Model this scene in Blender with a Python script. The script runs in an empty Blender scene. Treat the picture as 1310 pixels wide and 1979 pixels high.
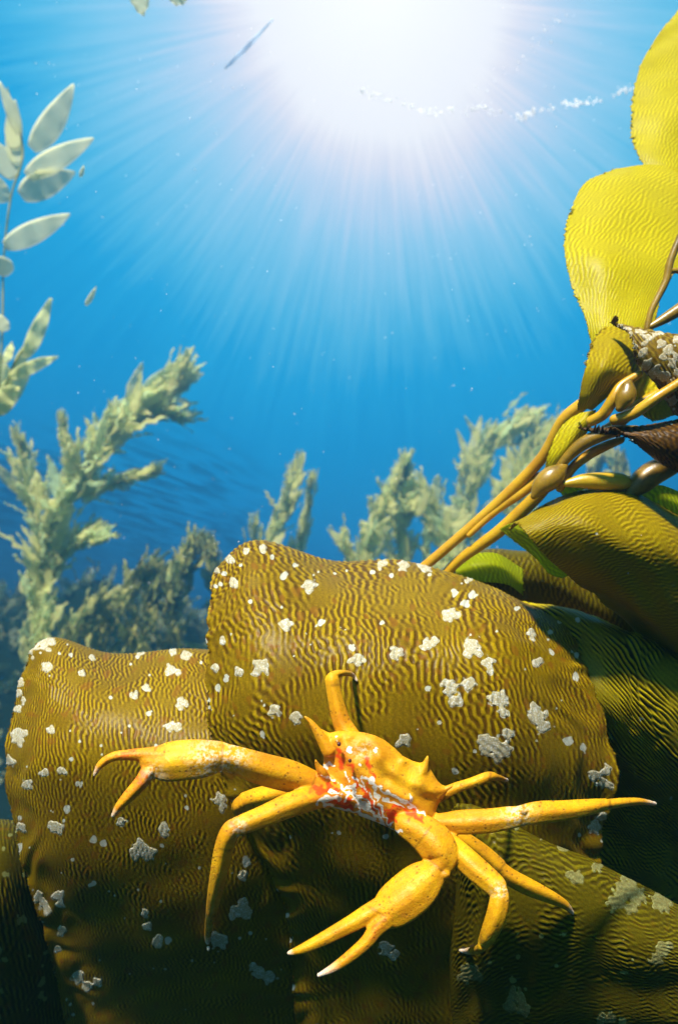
import bpy, math, random
import numpy as np
from mathutils import Vector, kdtree
from mathutils.geometry import delaunay_2d_cdt

# ------------------------------------------------------------------ camera, world, lamp, exposure
sc = bpy.context.scene
COL = sc.collection
R = math.radians
PITCH = R(14.0)
FOC = 1290.0                       # focal length in photo pixels
CW, CH = 655.0, 989.5
cd = bpy.data.cameras.new("camera")
cam = bpy.data.objects.new("camera", cd)
COL.objects.link(cam)
cam.location = (0, 0, 0)
cam.rotation_euler = (R(90) + PITCH, 0, 0)
cd.sensor_fit = 'VERTICAL'
cd.sensor_height = 24.0
cd.lens = 24.0 * FOC / 1979.0
cd.clip_start = 0.01
cd.clip_end = 500
cd.dof.use_dof = True
cd.dof.focus_distance = 0.31
cd.dof.aperture_fstop = 7.5
sc.camera = cam
sc.view_settings.view_transform = 'Standard'
sc.view_settings.look = 'None'
sc.view_settings.exposure = 1.5
sc.view_settings.gamma = 1.0
sc.cycles.use_denoising = True
sc.cycles.max_bounces = 8
sc.cycles.volume_bounces = 1
sc.cycles.transparent_max_bounces = 16
sc.cycles.sample_clamp_indirect = 4.0

FWD = np.array([0, math.cos(PITCH), math.sin(PITCH)])
UPV = np.array([0, -math.sin(PITCH), math.cos(PITCH)])
RGT = np.array([1.0, 0, 0])


def P(px, py, d):
    """the point at depth d (metres) along the sight line through a place in the photograph"""
    px = np.asarray(px, float); py = np.asarray(py, float); d = np.asarray(d, float)
    x = (px - CW) / FOC * d
    y = -(py - CH) / FOC * d
    return d[..., None] * FWD + x[..., None] * RGT + y[..., None] * UPV


def lin(r, g, b):
    f = lambda c: (c / 255 / 12.92) if c / 255 <= 0.04045 else ((c / 255 + 0.055) / 1.055) ** 2.4
    return (f(r), f(g), f(b), 1.0)


# this sun lamp stands in for the camera's flash: steep light from above and a little to the left (its shadows fall down and to the right)
LAMP_EL, LAMP_AZ = R(49), R(200)       # azimuth measured clockwise from +Y (ahead)
ldir = Vector((math.sin(LAMP_AZ) * math.cos(LAMP_EL), math.cos(LAMP_AZ) * math.cos(LAMP_EL), math.sin(LAMP_EL)))
sl = bpy.data.lights.new("sun", 'SUN')
sl.energy = 5.0
sl.angle = R(4.0)
sl.color = (1.0, 0.93, 0.82)
so = bpy.data.objects.new("sun", sl)
COL.objects.link(so)
so.rotation_euler = ldir.to_track_quat('Z', 'Y').to_euler()
so.location = (0, 0, 30)

GLOW = Vector(tuple(P(735, -10, 1.0))).normalized()    # where the bright patch of surface stands
g_e1 = GLOW.cross(Vector((0, 0, 1))).normalized()
g_e2 = GLOW.cross(g_e1).normalized()


class NT:
    """small helper to write node trees"""
    def __init__(self, tree):
        self.t = tree; self.n = tree.nodes; self.l = tree.links
        self.n.clear()

    def add(self, typ, **kw):
        nd = self.n.new(typ)
        for k, v in kw.items():
            if k.startswith('_'):
                setattr(nd, k[1:], v)
        return nd

    def link(self, a, b):
        self.l.new(a, b)

    def val(self, sock, v):
        if hasattr(v, 'is_linked') or isinstance(v, bpy.types.NodeSocket):
            self.l.new(v, sock)
        else:
            sock.default_value = v

    def math(self, op, a, b=None, c=None, clamp=False):
        nd = self.n.new('ShaderNodeMath'); nd.operation = op; nd.use_clamp = clamp
        self.val(nd.inputs[0], a)
        if b is not None: self.val(nd.inputs[1], b)
        if c is not None: self.val(nd.inputs[2], c)
        return nd.outputs[0]

    def dot(self, a, vec):
        nd = self.n.new('ShaderNodeVectorMath'); nd.operation = 'DOT_PRODUCT'
        self.val(nd.inputs[0], a); nd.inputs[1].default_value = tuple(vec)
        return nd.outputs['Value']

    def comb(self, x, y, z):
        nd = self.n.new('ShaderNodeCombineXYZ')
        self.val(nd.inputs[0], x); self.val(nd.inputs[1], y); self.val(nd.inputs[2], z)
        return nd.outputs[0]

    def ramp(self, fac, stops, interp='LINEAR'):
        nd = self.n.new('ShaderNodeValToRGB'); cr = nd.color_ramp; cr.interpolation = interp
        while len(cr.elements) < len(stops): cr.elements.new(0.5)
        for e, (p, c) in zip(cr.elements, stops):
            e.position = p; e.color = c if len(c) == 4 else (*c, 1)
        self.val(nd.inputs[0], fac)
        return nd.outputs[0]

    def noise(self, vec, scale, detail=3, rough=0.5, dist=0.0, col=False):
        nd = self.n.new('ShaderNodeTexNoise')
        if vec is not None: self.l.new(vec, nd.inputs['Vector'])
        nd.inputs['Scale'].default_value = scale; nd.inputs['Detail'].default_value = detail
        nd.inputs['Roughness'].default_value = rough; nd.inputs['Distortion'].default_value = dist
        return nd.outputs['Color' if col else 'Fac']

    def mix(self, fac, a, b, blend='MIX'):
        nd = self.n.new('ShaderNodeMix'); nd.data_type = 'RGBA'; nd.blend_type = blend
        self.val(nd.inputs[0], fac); self.val(nd.inputs[6], a); self.val(nd.inputs[7], b)
        return nd.outputs[2]

    def maprange(self, v, a, b, c=0.0, d=1.0, smooth=False):
        nd = self.n.new('ShaderNodeMapRange')
        if smooth: nd.interpolation_type = 'SMOOTHSTEP'
        self.val(nd.inputs[0], v)
        for i, x in zip((1, 2, 3, 4), (a, b, c, d)): nd.inputs[i].default_value = x
        return nd.outputs[0]

    def attr(self, name, out='Fac'):
        nd = self.n.new('ShaderNodeAttribute'); nd.attribute_name = name
        return nd.outputs[out]

    def mixsh(self, fac, a, b):
        nd = self.n.new('ShaderNodeMixShader'); self.val(nd.inputs[0], fac)
        self.l.new(a, nd.inputs[1]); self.l.new(b, nd.inputs[2])
        return nd.outputs[0]


w = bpy.data.worlds.new("World")
sc.world = w
w.use_nodes = True
W = NT(w.node_tree)
tc = W.add('ShaderNodeTexCoord')
D = tc.outputs['Generated']
nrm = W.add('ShaderNodeVectorMath', _operation='NORMALIZE'); W.link(D, nrm.inputs[0]); D = nrm.outputs[0]
cosg = W.dot(D, GLOW)
ang = W.math('DIVIDE', W.math('ARCCOSINE', cosg), math.pi)       # 0 at the glow, 1 opposite
u = W.dot(D, g_e1); v = W.dot(D, g_e2)
rr = W.math('SQRT', W.math('ADD', W.math('MULTIPLY', u, u), W.math('MULTIPLY', v, v)))
rr = W.math('MAXIMUM', rr, 0.001)
cu = W.math('DIVIDE', u, rr); cv = W.math('DIVIDE', v, rr)
# shafts of light fan out from the glow
sh1 = W.noise(W.comb(cu, cv, W.math('MULTIPLY', ang, 0.35)), 19.0, 4, 0.6)
sh2 = W.noise(W.comb(cu, cv, W.math('MULTIPLY', ang, 0.5)), 55.0, 2, 0.5)
shaft = W.math('ADD', W.math('MULTIPLY', W.math('SUBTRACT', sh1, 0.5), .65), W.math('MULTIPLY', W.math('SUBTRACT', sh2, 0.5), 0.7))
smask = W.ramp(ang, [(0.0, (0, 0, 0)), (0.05, (.35, .35, .35)), (0.10, (.8, .8, .8)), (0.17, (.8, .8, .8)), (0.24, (.0, .0, .0))])
big = W.noise(D, 4.5, 3, 0.5)
angw = W.math('ADD', ang, W.math('MULTIPLY', W.math('SUBTRACT', big, 0.5), 0.03))
angs = W.math('SUBTRACT', angw, W.math('MULTIPLY', W.math('MULTIPLY', shaft, smask), 0.055))
d2 = lambda deg: deg / 180.0
base = W.ramp(angs, [
    (0.0, (1.15, 1.12, 1.1)), (d2(8.6), (1.02, 1.0, 1.0)), (d2(10.2), lin(240, 238, 246)),
    (d2(12.8), lin(200, 222, 243)), (d2(16), lin(156, 212, 240)), (d2(19.5), lin(122, 202, 235)),
    (d2(23), lin(80, 188, 229)), (d2(27), lin(24, 168, 222)), (d2(33), lin(0, 154, 212)),
    (d2(40), lin(0, 140, 200)), (d2(47), lin(0, 100, 150)), (d2(54), lin(0, 40, 60)), (d2(66), lin(0, 12, 16)), (1.0, lin(0, 8, 10))])
# daylight sky seen faintly through the surface overhead
skyt = W.add('ShaderNodeTexSky', _sky_type='NISHITA', _sun_disc=False, _sun_elevation=LAMP_EL, _sun_rotation=LAMP_AZ)
W.link(D, skyt.inputs[0])
sep = W.add('ShaderNodeSeparateXYZ'); W.link(D, sep.inputs[0])
win = W.maprange(sep.outputs[2], 0.72, 0.95, 0.0, 0.02, True)
skyc = W.add('ShaderNodeVectorMath', _operation='SCALE'); W.link(skyt.outputs[0], skyc.inputs[0]); W.link(win, skyc.inputs['Scale'])
tot = W.add('ShaderNodeVectorMath', _operation='ADD'); W.link(base, tot.inputs[0]); W.link(skyc.outputs[0], tot.inputs[1])
bg = W.add('ShaderNodeBackground'); W.link(tot.outputs[0], bg.inputs[0]); bg.inputs[1].default_value = 0.37
wo = W.add('ShaderNodeOutputWorld'); W.link(bg.outputs[0], wo.inputs[0])


# ------------------------------------------------------------------ object helpers
def tagd(o, label=None, cat=None, group=None, kind=None):
    if label: o['label'] = label
    if cat: o['category'] = cat
    if group: o['group'] = group
    if kind: o['kind'] = kind
    return o


def empty(name, loc, label, cat, group=None):
    o = bpy.data.objects.new(name, None); COL.objects.link(o); o.location = tuple(loc)
    o.empty_display_size = 0.02
    return tagd(o, label, cat, group)


def mesh_obj(name, verts, faces, mat, parent=None, attrs=None, smooth=True, vattrs=None):
    """verts in world space; when parented the mesh is stored relative to its thing"""
    verts = np.asarray(verts, float)
    off = np.array(parent_world(parent)) if parent is not None else verts.mean(0)
    me = bpy.data.meshes.new(name)
    me.from_pydata([tuple(p) for p in (verts - off)], [], [tuple(int(i) for i in f) for f in faces])
    me.update()
    if smooth:
        me.polygons.foreach_set('use_smooth', [True] * len(me.polygons))
    for k, a in (attrs or {}).items():
        at = me.attributes.new(k, 'FLOAT', 'POINT'); at.data.foreach_set('value', np.asarray(a, np.float32))
    for k, a in (vattrs or {}).items():
        at = me.attributes.new(k, 'FLOAT_VECTOR', 'POINT'); at.data.foreach_set('vector', np.asarray(a, np.float32).ravel())
    if mat: me.materials.append(mat)
    o = bpy.data.objects.new(name, me); COL.objects.link(o)
    if parent is not None:
        o.parent = parent
    else:
        o.location = tuple(off)
    return o


def parent_world(p):
    v = Vector((0, 0, 0))
    while p is not None:
        v += p.location; p = p.parent
    return v


def catmull(Pts, n):
    """Catmull-Rom through Pts (k,...) sampled n times along axis 0"""
    Pts = np.asarray(Pts, float); k = len(Pts)
    ext = np.concatenate([2 * Pts[:1] - Pts[1:2], Pts, 2 * Pts[-1:] - Pts[-2:-1]])
    t = np.linspace(0, k - 1, n); i = np.minimum(t.astype(int), k - 2); f = (t - i)
    f = f.reshape((-1,) + (1,) * (Pts.ndim - 1))
    p0, p1, p2, p3 = ext[i], ext[i + 1], ext[i + 2], ext[i + 3]
    return 0.5 * (2 * p1 + (p2 - p0) * f + (2 * p0 - 5 * p1 + 4 * p2 - p3) * f ** 2 + (3 * p1 - p0 - 3 * p2 + p3) * f ** 3)


def grid_faces(n, m):
    i = np.arange(n - 1)[:, None] * m + np.arange(m - 1)[None, :]
    return np.stack([i, i + 1, i + m + 1, i + m], -1).reshape(-1, 4)


def vnoise(x, y, seed, scale):
    """smooth random field from a few dozen plane waves"""
    rg = np.random.RandomState(seed); s = np.zeros_like(x)
    for _ in range(14):
        a = rg.uniform(0, 2 * math.pi); k = 2 * math.pi / scale * rg.uniform(0.5, 1.5)
        s += np.cos(k * (x * math.cos(a) + y * math.sin(a)) + rg.uniform(0, 6.28))
    return s / math.sqrt(7)


def ridges(x, y, seed, lam, spread, warp=0.0):
    """branching parallel ridges (fingerprint like): many plane waves of nearly one length and direction"""
    rg = np.random.RandomState(seed); s = np.zeros_like(x)
    n = 26
    if warp:
        x = x + warp * vnoise(x, y, seed + 5, lam * 14)
        y = y + warp * vnoise(x, y, seed + 6, lam * 14)
    for _ in range(n):
        a = rg.normal(0, spread); k = 2 * math.pi / (lam * rg.uniform(0.82, 1.22))
        s += np.cos(k * (x * math.cos(a) + y * math.sin(a)) + rg.uniform(0, 6.28))
    return np.clip(s / math.sqrt(n / 2) * 0.62, -1, 1)


PIX = {}     # photo place and depth of every blade vertex, to rest things on them


def patch(name, ctrl, n, m, mat, parent=None, lam=0.0036, amp=0.0005, spread=0.3, seed=1, warp=0.0, thick=0.0007,
          spots=(), rand_spots=0, spot_r=(3, 8), ruffle=0.0, ruffle_l=0.03, ridge_dir=0.0, flip=False, edge_spots=0, fade=None, stain=0.5, lump=0.0, region=None):
    """a kelp blade laid through a net of control points (rows down the picture, columns across)"""
    C = np.asarray(ctrl, float)
    G = catmull(C, n)                                   # (n, cols, 3)
    G = np.swapaxes(catmull(np.swapaxes(G, 0, 1), m), 0, 1)   # (n, m, 3)
    px, py, dd = G[..., 0], G[..., 1], G[..., 2]
    px, py = px.copy(), py.copy()
    je = np.random.RandomState(seed + 500)
    for col_, amt in ((0, 1.6), (1, .6), (m - 1, 1.6), (m - 2, .6)):
        px[:, col_] += je.normal(0, amt, n) * (0.4 + 0.6 * (np.arange(n) % 3 == 0))
    V = P(px, py, dd)
    du = np.linalg.norm(np.diff(V, axis=1), axis=2).mean(0)
    dv = np.linalg.norm(np.diff(V, axis=0), axis=2).mean(1)
    U = np.concatenate([[0], np.cumsum(du)])[None, :] * np.ones((n, 1))
    Vv = np.concatenate([[0], np.cumsum(dv)])[:, None] * np.ones((1, m))
    # local width scaling so ridges fan with the blade
    tu = np.gradient(V, axis=1); tv = np.gradient(V, axis=0)
    N = np.cross(tu, tv); N /= np.linalg.norm(N, axis=2, keepdims=True) + 1e-12
    sgn = np.sign((N * -V).sum(2).mean()) or 1
    N = N * sgn
    ca, sa = math.cos(ridge_dir), math.sin(ridge_dir)
    X = U * ca + Vv * sa; Y = -U * sa + Vv * ca
    rg = ridges(X, Y, seed, lam, spread, warp)
    amod = np.clip(0.72 + 0.38 * vnoise(U, Vv, seed + 9, lam * 14) + 0.25 * vnoise(U, Vv, seed + 10, lam * 5), 0.08, 1.3)
    if fade is not None:
        amod = amod * fade(px, py)
    h = rg * amod
    V2 = V + N * (h * amp)[..., None]
    if lump:
        V2 = V2 + N * (lump * vnoise(U, Vv, seed + 21, 0.06))[..., None]
    if ruffle:
        e = np.abs(np.linspace(-1, 1, m))[None, :] ** 4
        V2 = V2 + N * (ruffle * e * np.sin(Vv / ruffle_l * 6.28 + 2 * vnoise(U, Vv, seed + 3, 0.05)))[..., None]
    # white crust colonies
    rs = np.random.RandomState(seed + 77)
    crust = np.zeros((n, m)) - 9.0
    sp = [list(s) for s in spots]
    x0, x1, y0, y1 = region or (px.min(), px.max(), py.min(), py.max())
    for _ in range(rand_spots):
        cx, cy = rs.uniform(x0, x1), rs.uniform(y0, y1)
        r = spot_r[0] + (spot_r[1] - spot_r[0]) * rs.rand() ** 2.5
        sp.append([cx, cy, r])
        if r > 5:
            for _ in range(rs.randint(0, 4)):
                a = rs.uniform(0, 6.28); sp.append([cx + r * 1.1 * math.cos(a), cy + r * 1.1 * math.sin(a), r * rs.uniform(.4, .8)])
    for _ in range(edge_spots):
        side = rs.randint(0, 3); t = rs.rand()
        if side == 0: i, j = int(t * (n - 1)), int(rs.rand() ** 2 * m * .05)
        elif side == 1: i, j = int(t * (n - 1)), m - 1 - int(rs.rand() ** 2 * m * .05)
        else: i, j = int(n * .12 + rs.rand() ** 2 * n * .05), int(t * (m - 1))
        sp.append([px[i, j], py[i, j], rs.uniform(2, 6)])
    wob = vnoise(px, py, seed + 31, 14) * 0.13
    for (cx, cy, r) in sp:
        msk = (np.abs(px - cx) < 3 * r) & (np.abs(py - cy) < 3 * r)
        if msk.any():
            q = 1 - np.hypot(px[msk] - cx, py[msk] - cy) / r + wob[msk] * 1.2
            crust[msk] = np.maximum(crust[msk], q)
    cr = np.clip(crust * 2.2 + .2, 0, 1)
    st = np.clip((vnoise(px, py, seed + 41, 60) * vnoise(px, py, seed + 42, 22) - 1.1) * 2, 0, 1) * stain
    key = len(PIX); PIX[key] = (px.ravel(), py.ravel(), dd.ravel())
    # front skin and back skin
    F = grid_faces(n, m)
    back = V2 - N * thick
    A = V2.reshape(-1, 3); B = back.reshape(-1, 3); o = len(A)
    if sgn > 0:
        faces = list(F) + list(F[:, ::-1] + o)
    else:
        faces = list(F[:, ::-1]) + list(F + o)
    rim = [i for i in range(m)] + [(i + 1) * m - 1 for i in range(1, n)] + [(n - 1) * m + j for j in range(m - 2, -1, -1)] + [i * m for i in range(n - 2, 0, -1)]
    for a, b in zip(rim, rim[1:] + rim[:1]):
        faces.append((a, b, b + o, a + o) if sgn < 0 else (b, a, a + o, b + o))
    colony = crust_pieces(cr, n, m) if mat.name in CRUST else []
    at = {'ridge': np.tile(h.ravel(), 2), 'crust': np.tile(cr.ravel(), 2), 'stain': np.tile(st.ravel(), 2)}
    uvw = np.tile(np.stack([U, Vv, np.zeros_like(U)], -1).reshape(-1, 3), (2, 1))
    ob = mesh_obj(name, np.concatenate([A, B]), faces, mat, parent, at, vattrs={'lay': uvw})
    for comp in colony:
        cells = np.array(comp); ci, cj = cells[:, 0], cells[:, 1]
        quad = np.stack([ci * m + cj, ci * m + cj + 1, (ci + 1) * m + cj + 1, (ci + 1) * m + cj], -1)
        if sgn < 0: quad = quad[:, ::-1]
        ids, inv = np.unique(quad, return_inverse=True); inv = inv.reshape(quad.shape); k = len(ids)
        hh = cr.ravel()[ids]
        edges = {}
        for q in inv:
            for a, b in zip(q, np.roll(q, -1)):
                edges[(int(a), int(b))] = 1
        border = [(a, b) for (a, b) in edges if (b, a) not in edges]
        isb = np.zeros(k, bool)
        for a, b in border: isb[a] = isb[b] = True
        lift = np.where(isb, .00004, .00008 + .00004 * hh)
        top = A[ids] + N.reshape(-1, 3)[ids] * lift[:, None]; bot = A[ids] - N.reshape(-1, 3)[ids] * .0002
        if border:
            ba = np.array(border); acc = np.zeros((k, 3)); cnt = np.zeros(k)
            for _ in range(5):
                acc[:] = 0; cnt[:] = 0
                np.add.at(acc, ba[:, 0], top[ba[:, 1]]); np.add.at(cnt, ba[:, 0], 1)
                np.add.at(acc, ba[:, 1], top[ba[:, 0]]); np.add.at(cnt, ba[:, 1], 1)
                bb = cnt > 0
                top[bb] = .5 * top[bb] + .5 * acc[bb] / cnt[bb][:, None]
        fc = [tuple(int(x) for x in q) for q in inv] if sgn > 0 else [tuple(int(x) for x in q) for q in inv]
        fc += [tuple(int(x) + k for x in q[::-1]) for q in inv]
        fc += [(b, a, a + k, b + k) for a, b in border]
        mesh_obj('crust_colony', np.concatenate([top, bot]), fc, CRUST[mat.name], ob)
    return ob


def crust_pieces(cr, n, m, limit=70):
    cell = (cr[:-1, :-1] + cr[1:, :-1] + cr[:-1, 1:] + cr[1:, 1:]) / 4 > .5
    seen = np.zeros_like(cell); out = []
    for i, j in zip(*np.nonzero(cell)):
        if seen[i, j]: continue
        seen[i, j] = True; st = [(i, j)]; comp = []
        while st:
            a, b = st.pop(); comp.append((a, b))
            for p, q in ((a + 1, b), (a - 1, b), (a, b + 1), (a, b - 1)):
                if 0 <= p < cell.shape[0] and 0 <= q < cell.shape[1] and cell[p, q] and not seen[p, q]:
                    seen[p, q] = True; st.append((p, q))
        if len(comp) >= 60: out.append(comp)
    out.sort(key=len, reverse=True)
    return out[:limit]


def surf_depth(px, py, keys=None):
    best = None
    for k, (x, y, d) in PIX.items():
        if keys is not None and k not in keys: continue
        i = np.argmin((x - px) ** 2 + (y - py) ** 2)
        if (x[i] - px) ** 2 + (y[i] - py) ** 2 < 200:
            best = d[i] if best is None else min(best, d[i])
    return best if best is not None else 0.34


# ------------------------------------------------------------------ materials
def new_mat(name):
    m = bpy.data.materials.new(name); m.use_nodes = True
    return m, NT(m.node_tree)


def kelp_mat(name, trough, crest, trans_col, trans=0.3, rough=0.42, bump=0.25, fine=350.0, crustcol=(.40, .39, .33, 1), stripe=1.0):
    m, T = new_mat(name)
    rd = T.attr('ridge'); cr = T.attr('crust'); st = T.attr('stain'); lay = T.attr('lay', 'Vector')
    n1 = T.noise(lay, 28.0, 5, 0.6)
    n2 = T.noise(lay, 900.0, 2, 0.5)
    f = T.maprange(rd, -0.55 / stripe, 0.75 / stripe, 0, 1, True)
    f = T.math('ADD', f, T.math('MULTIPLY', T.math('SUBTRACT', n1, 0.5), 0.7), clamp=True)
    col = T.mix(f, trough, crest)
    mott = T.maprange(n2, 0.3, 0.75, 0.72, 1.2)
    cc = T.add('ShaderNodeVectorMath', _operation='SCALE'); T.link(col, cc.inputs[0]); T.link(mott, cc.inputs['Scale'])
    col = T.mix(T.math('MULTIPLY', st, 0.8), cc.outputs[0], (0.15, 0.060, 0.003, 1))
    cn = T.noise(lay, 1500.0, 2, 0.6)
    ccol = T.mix(cn, (crustcol[0] * .72, crustcol[1] * .74, crustcol[2] * .62, 1), crustcol)
    col = T.mix(T.maprange(T.math('ADD', cr, T.math('MULTIPLY', T.math('SUBTRACT', cn, .5), .45)), 0.3, 0.6), col, ccol)
    bs = T.add('ShaderNodeBsdfPrincipled')
    T.link(col, bs.inputs['Base Color'])
    T.link(T.math('ADD', rough, T.math('MULTIPLY', cr, 0.4)), bs.inputs['Roughness'])
    bs.inputs['Specular IOR Level'].default_value = 0.10
    bp = T.add('ShaderNodeBump'); bp.inputs['Strength'].default_value = bump; bp.inputs['Distance'].default_value = 0.0006
    T.link(T.math('ADD', T.math('MULTIPLY', n2, 0.6), T.noise(lay, fine, 3, 0.6)), bp.inputs['Height'])
    T.link(bp.outputs[0], bs.inputs['Normal'])
    tr = T.add('ShaderNodeBsdfTranslucent')
    T.link(T.mix(f, tuple(c * .55 for c in trans_col[:3]) + (1,), trans_col), tr.inputs['Color'])
    T.link(bp.outputs[0], tr.inputs['Normal'])
    sh = T.mixsh(T.math('MULTIPLY', T.math('SUBTRACT', 1.0, T.math('MULTIPLY', cr, .8)), trans), bs.outputs[0], tr.outputs[0])
    out = T.add('ShaderNodeOutputMaterial'); T.link(sh, out.inputs[0])
    return m


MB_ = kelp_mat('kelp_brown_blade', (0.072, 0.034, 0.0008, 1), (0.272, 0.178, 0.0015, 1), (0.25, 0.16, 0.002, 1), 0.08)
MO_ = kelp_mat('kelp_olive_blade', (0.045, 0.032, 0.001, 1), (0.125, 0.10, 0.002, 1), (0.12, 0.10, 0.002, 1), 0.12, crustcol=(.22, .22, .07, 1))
MY_ = kelp_mat('kelp_yellow_blade', (0.40, 0.32, 0.002, 1), (0.56, 0.48, 0.003, 1), (0.75, 0.68, 0.01, 1), 0.38, fine=200)
MM_ = kelp_mat('kelp_mid_blade', (0.19, 0.125, 0.0015, 1), (0.38, 0.275, 0.003, 1), (0.50, 0.40, 0.004, 1), 0.35, fine=200)
MJ_ = kelp_mat('kelp_gold_blade', (0.30, 0.21, 0.0015, 1), (0.44, 0.34, 0.003, 1), (0.70, 0.56, 0.004, 1), 0.4, fine=200)
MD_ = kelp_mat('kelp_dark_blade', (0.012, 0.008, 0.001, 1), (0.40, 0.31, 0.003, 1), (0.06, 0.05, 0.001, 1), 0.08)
MK_ = kelp_mat('kelp_old_blade', (0.035, 0.016, 0.003, 1), (0.09, 0.042, 0.004, 1), (0.12, 0.06, 0.004, 1), 0.1)
MC_ = kelp_mat('kelp_crusted_blade', (0.10, 0.055, 0.004, 1), (0.24, 0.16, 0.01, 1), (0.3, 0.2, 0.01, 1), 0.15)
MG_ = kelp_mat('kelp_lime_blade', (0.30, 0.34, 0.003, 1), (0.46, 0.50, 0.004, 1), (0.70, 0.80, 0.004, 1), 0.65, fine=200)


def crust_mat(name, c):
    m, T = new_mat(name)
    tcn = T.add('ShaderNodeTexCoord'); ob = tcn.outputs['Object']
    n = T.noise(ob, 1300, 3, .6); n2 = T.noise(ob, 240, 2, .5)
    bs = T.add('ShaderNodeBsdfPrincipled')
    vo = T.add('ShaderNodeTexVoronoi'); T.link(ob, vo.inputs['Vector']); vo.inputs['Scale'].default_value = 900
    lace = T.maprange(T.math('ADD', vo.outputs['Distance'], T.math('MULTIPLY', T.noise(ob, 320, 2, .5), 1.0)), .58, 1.05)
    cw = T.mix(T.maprange(T.math('ADD', n, T.math('MULTIPLY', n2, .6)), .55, .95), tuple(x * .7 for x in c[:3]) + (1,), c)
    T.link(T.mix(T.math('MULTIPLY', lace, .75), cw, (c[0] * .45, c[1] * .36, c[2] * .12, 1)), bs.inputs['Base Color'])
    bs.inputs['Roughness'].default_value = .85
    bp = T.add('ShaderNodeBump'); bp.inputs['Strength'].default_value = .7; bp.inputs['Distance'].default_value = .0004
    T.link(n, bp.inputs['Height']); T.link(bp.outputs[0], bs.inputs['Normal'])
    out = T.add('ShaderNodeOutputMaterial'); T.link(bs.outputs[0], out.inputs[0])
    return m


CRUST = {'kelp_brown_blade': crust_mat('white_crust', (.50, .49, .43, 1)), 'kelp_olive_blade': crust_mat('olive_crust', (.20, .20, .06, 1)),
         'kelp_crusted_blade': crust_mat('white_crust_thick', (.48, .45, .37, 1))}


def stipe_mat(name, c1, c2):
    m, T = new_mat(name)
    tcn = T.add('ShaderNodeTexCoord'); ob = tcn.outputs['Object']
    n = T.noise(ob, 60, 4, .6); n2 = T.noise(ob, 700, 2, .5)
    bs = T.add('ShaderNodeBsdfPrincipled')
    T.link(T.mix(T.maprange(T.math('ADD', n, T.math('MULTIPLY', n2, .3)), .45, .8), c1, c2), bs.inputs['Base Color'])
    bs.inputs['Roughness'].default_value = 0.35
    bs.inputs['Subsurface Weight'].default_value = 0.15; bs.inputs['Subsurface Radius'].default_value = (.004, .002, .0005)
    bp = T.add('ShaderNodeBump'); bp.inputs['Strength'].default_value = .25; bp.inputs['Distance'].default_value = .0004
    T.link(n2, bp.inputs['Height']); T.link(bp.outputs[0], bs.inputs['Normal'])
    out = T.add('ShaderNodeOutputMaterial'); T.link(bs.outputs[0], out.inputs[0])
    return m


MS_ = stipe_mat('stipe_amber', (0.34, 0.165, 0.004, 1), (0.46, 0.27, 0.006, 1))
MSB = stipe_mat('stipe_brown', (0.09, 0.05, 0.003, 1), (0.24, 0.14, 0.004, 1))


def tube_geo(pts, nseg=14, nring=6, flat=1.0, cap=True, rscale=1.0, keel=0.0):
    """pts rows (px,py,d,r_px); returns verts, faces of a smooth tapering tube with round ends"""
    Q = catmull(np.asarray(pts, float), (len(pts) - 1) * nring + 1)
    C = P(Q[:, 0], Q[:, 1], Q[:, 2]); r = np.maximum(Q[:, 3], 0.6) * rscale * Q[:, 2] / FOC
    if cap:
        T0 = C[0] - C[1]; T0 /= np.linalg.norm(T0); T1 = C[-1] - C[-2]; T1 /= np.linalg.norm(T1)
        C = np.concatenate([[C[0] + T0 * r[0] * .75, C[0] + T0 * r[0] * .45], C, [C[-1] + T1 * r[-1] * .5, C[-1] + T1 * r[-1] * .95]])
        r = np.concatenate([[r[0] * .3, r[0] * .8], r, [r[-1] * .75, r[-1] * .25]])
    T = np.gradient(C, axis=0); T /= np.linalg.norm(T, axis=1, keepdims=True)
    view = -C / np.linalg.norm(C, axis=1, keepdims=True)
    S = np.cross(T, view); S /= np.linalg.norm(S, axis=1, keepdims=True) + 1e-9
    N = np.cross(S, T)
    a = np.linspace(0, 2 * math.pi, nseg, endpoint=False)
    V = C[:, None] + (r[:, None] * (1 + keel * np.cos(4 * a))[None, :])[..., None] * (np.cos(a)[None, :, None] * S[:, None] + flat * np.sin(a)[None, :, None] * N[:, None])
    V = V.reshape(-1, 3); n = len(C); F = []
    for i in range(n - 1):
        for j in range(nseg):
            k = (j + 1) % nseg
            F.append((i * nseg + j, i * nseg + k, (i + 1) * nseg + k, (i + 1) * nseg + j))
    V = np.concatenate([V, [C[0]], [C[-1]]])
    for j in range(nseg):
        k = (j + 1) % nseg
        F.append((len(V) - 2, k, j)); F.append((len(V) - 1, (n - 1) * nseg + j, (n - 1) * nseg + k))
    return V, F


def tube(name, pts, mat, parent=None, **kw):
    V, F = tube_geo(pts, **kw)
    return mesh_obj(name, V, F, mat, parent)


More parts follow.
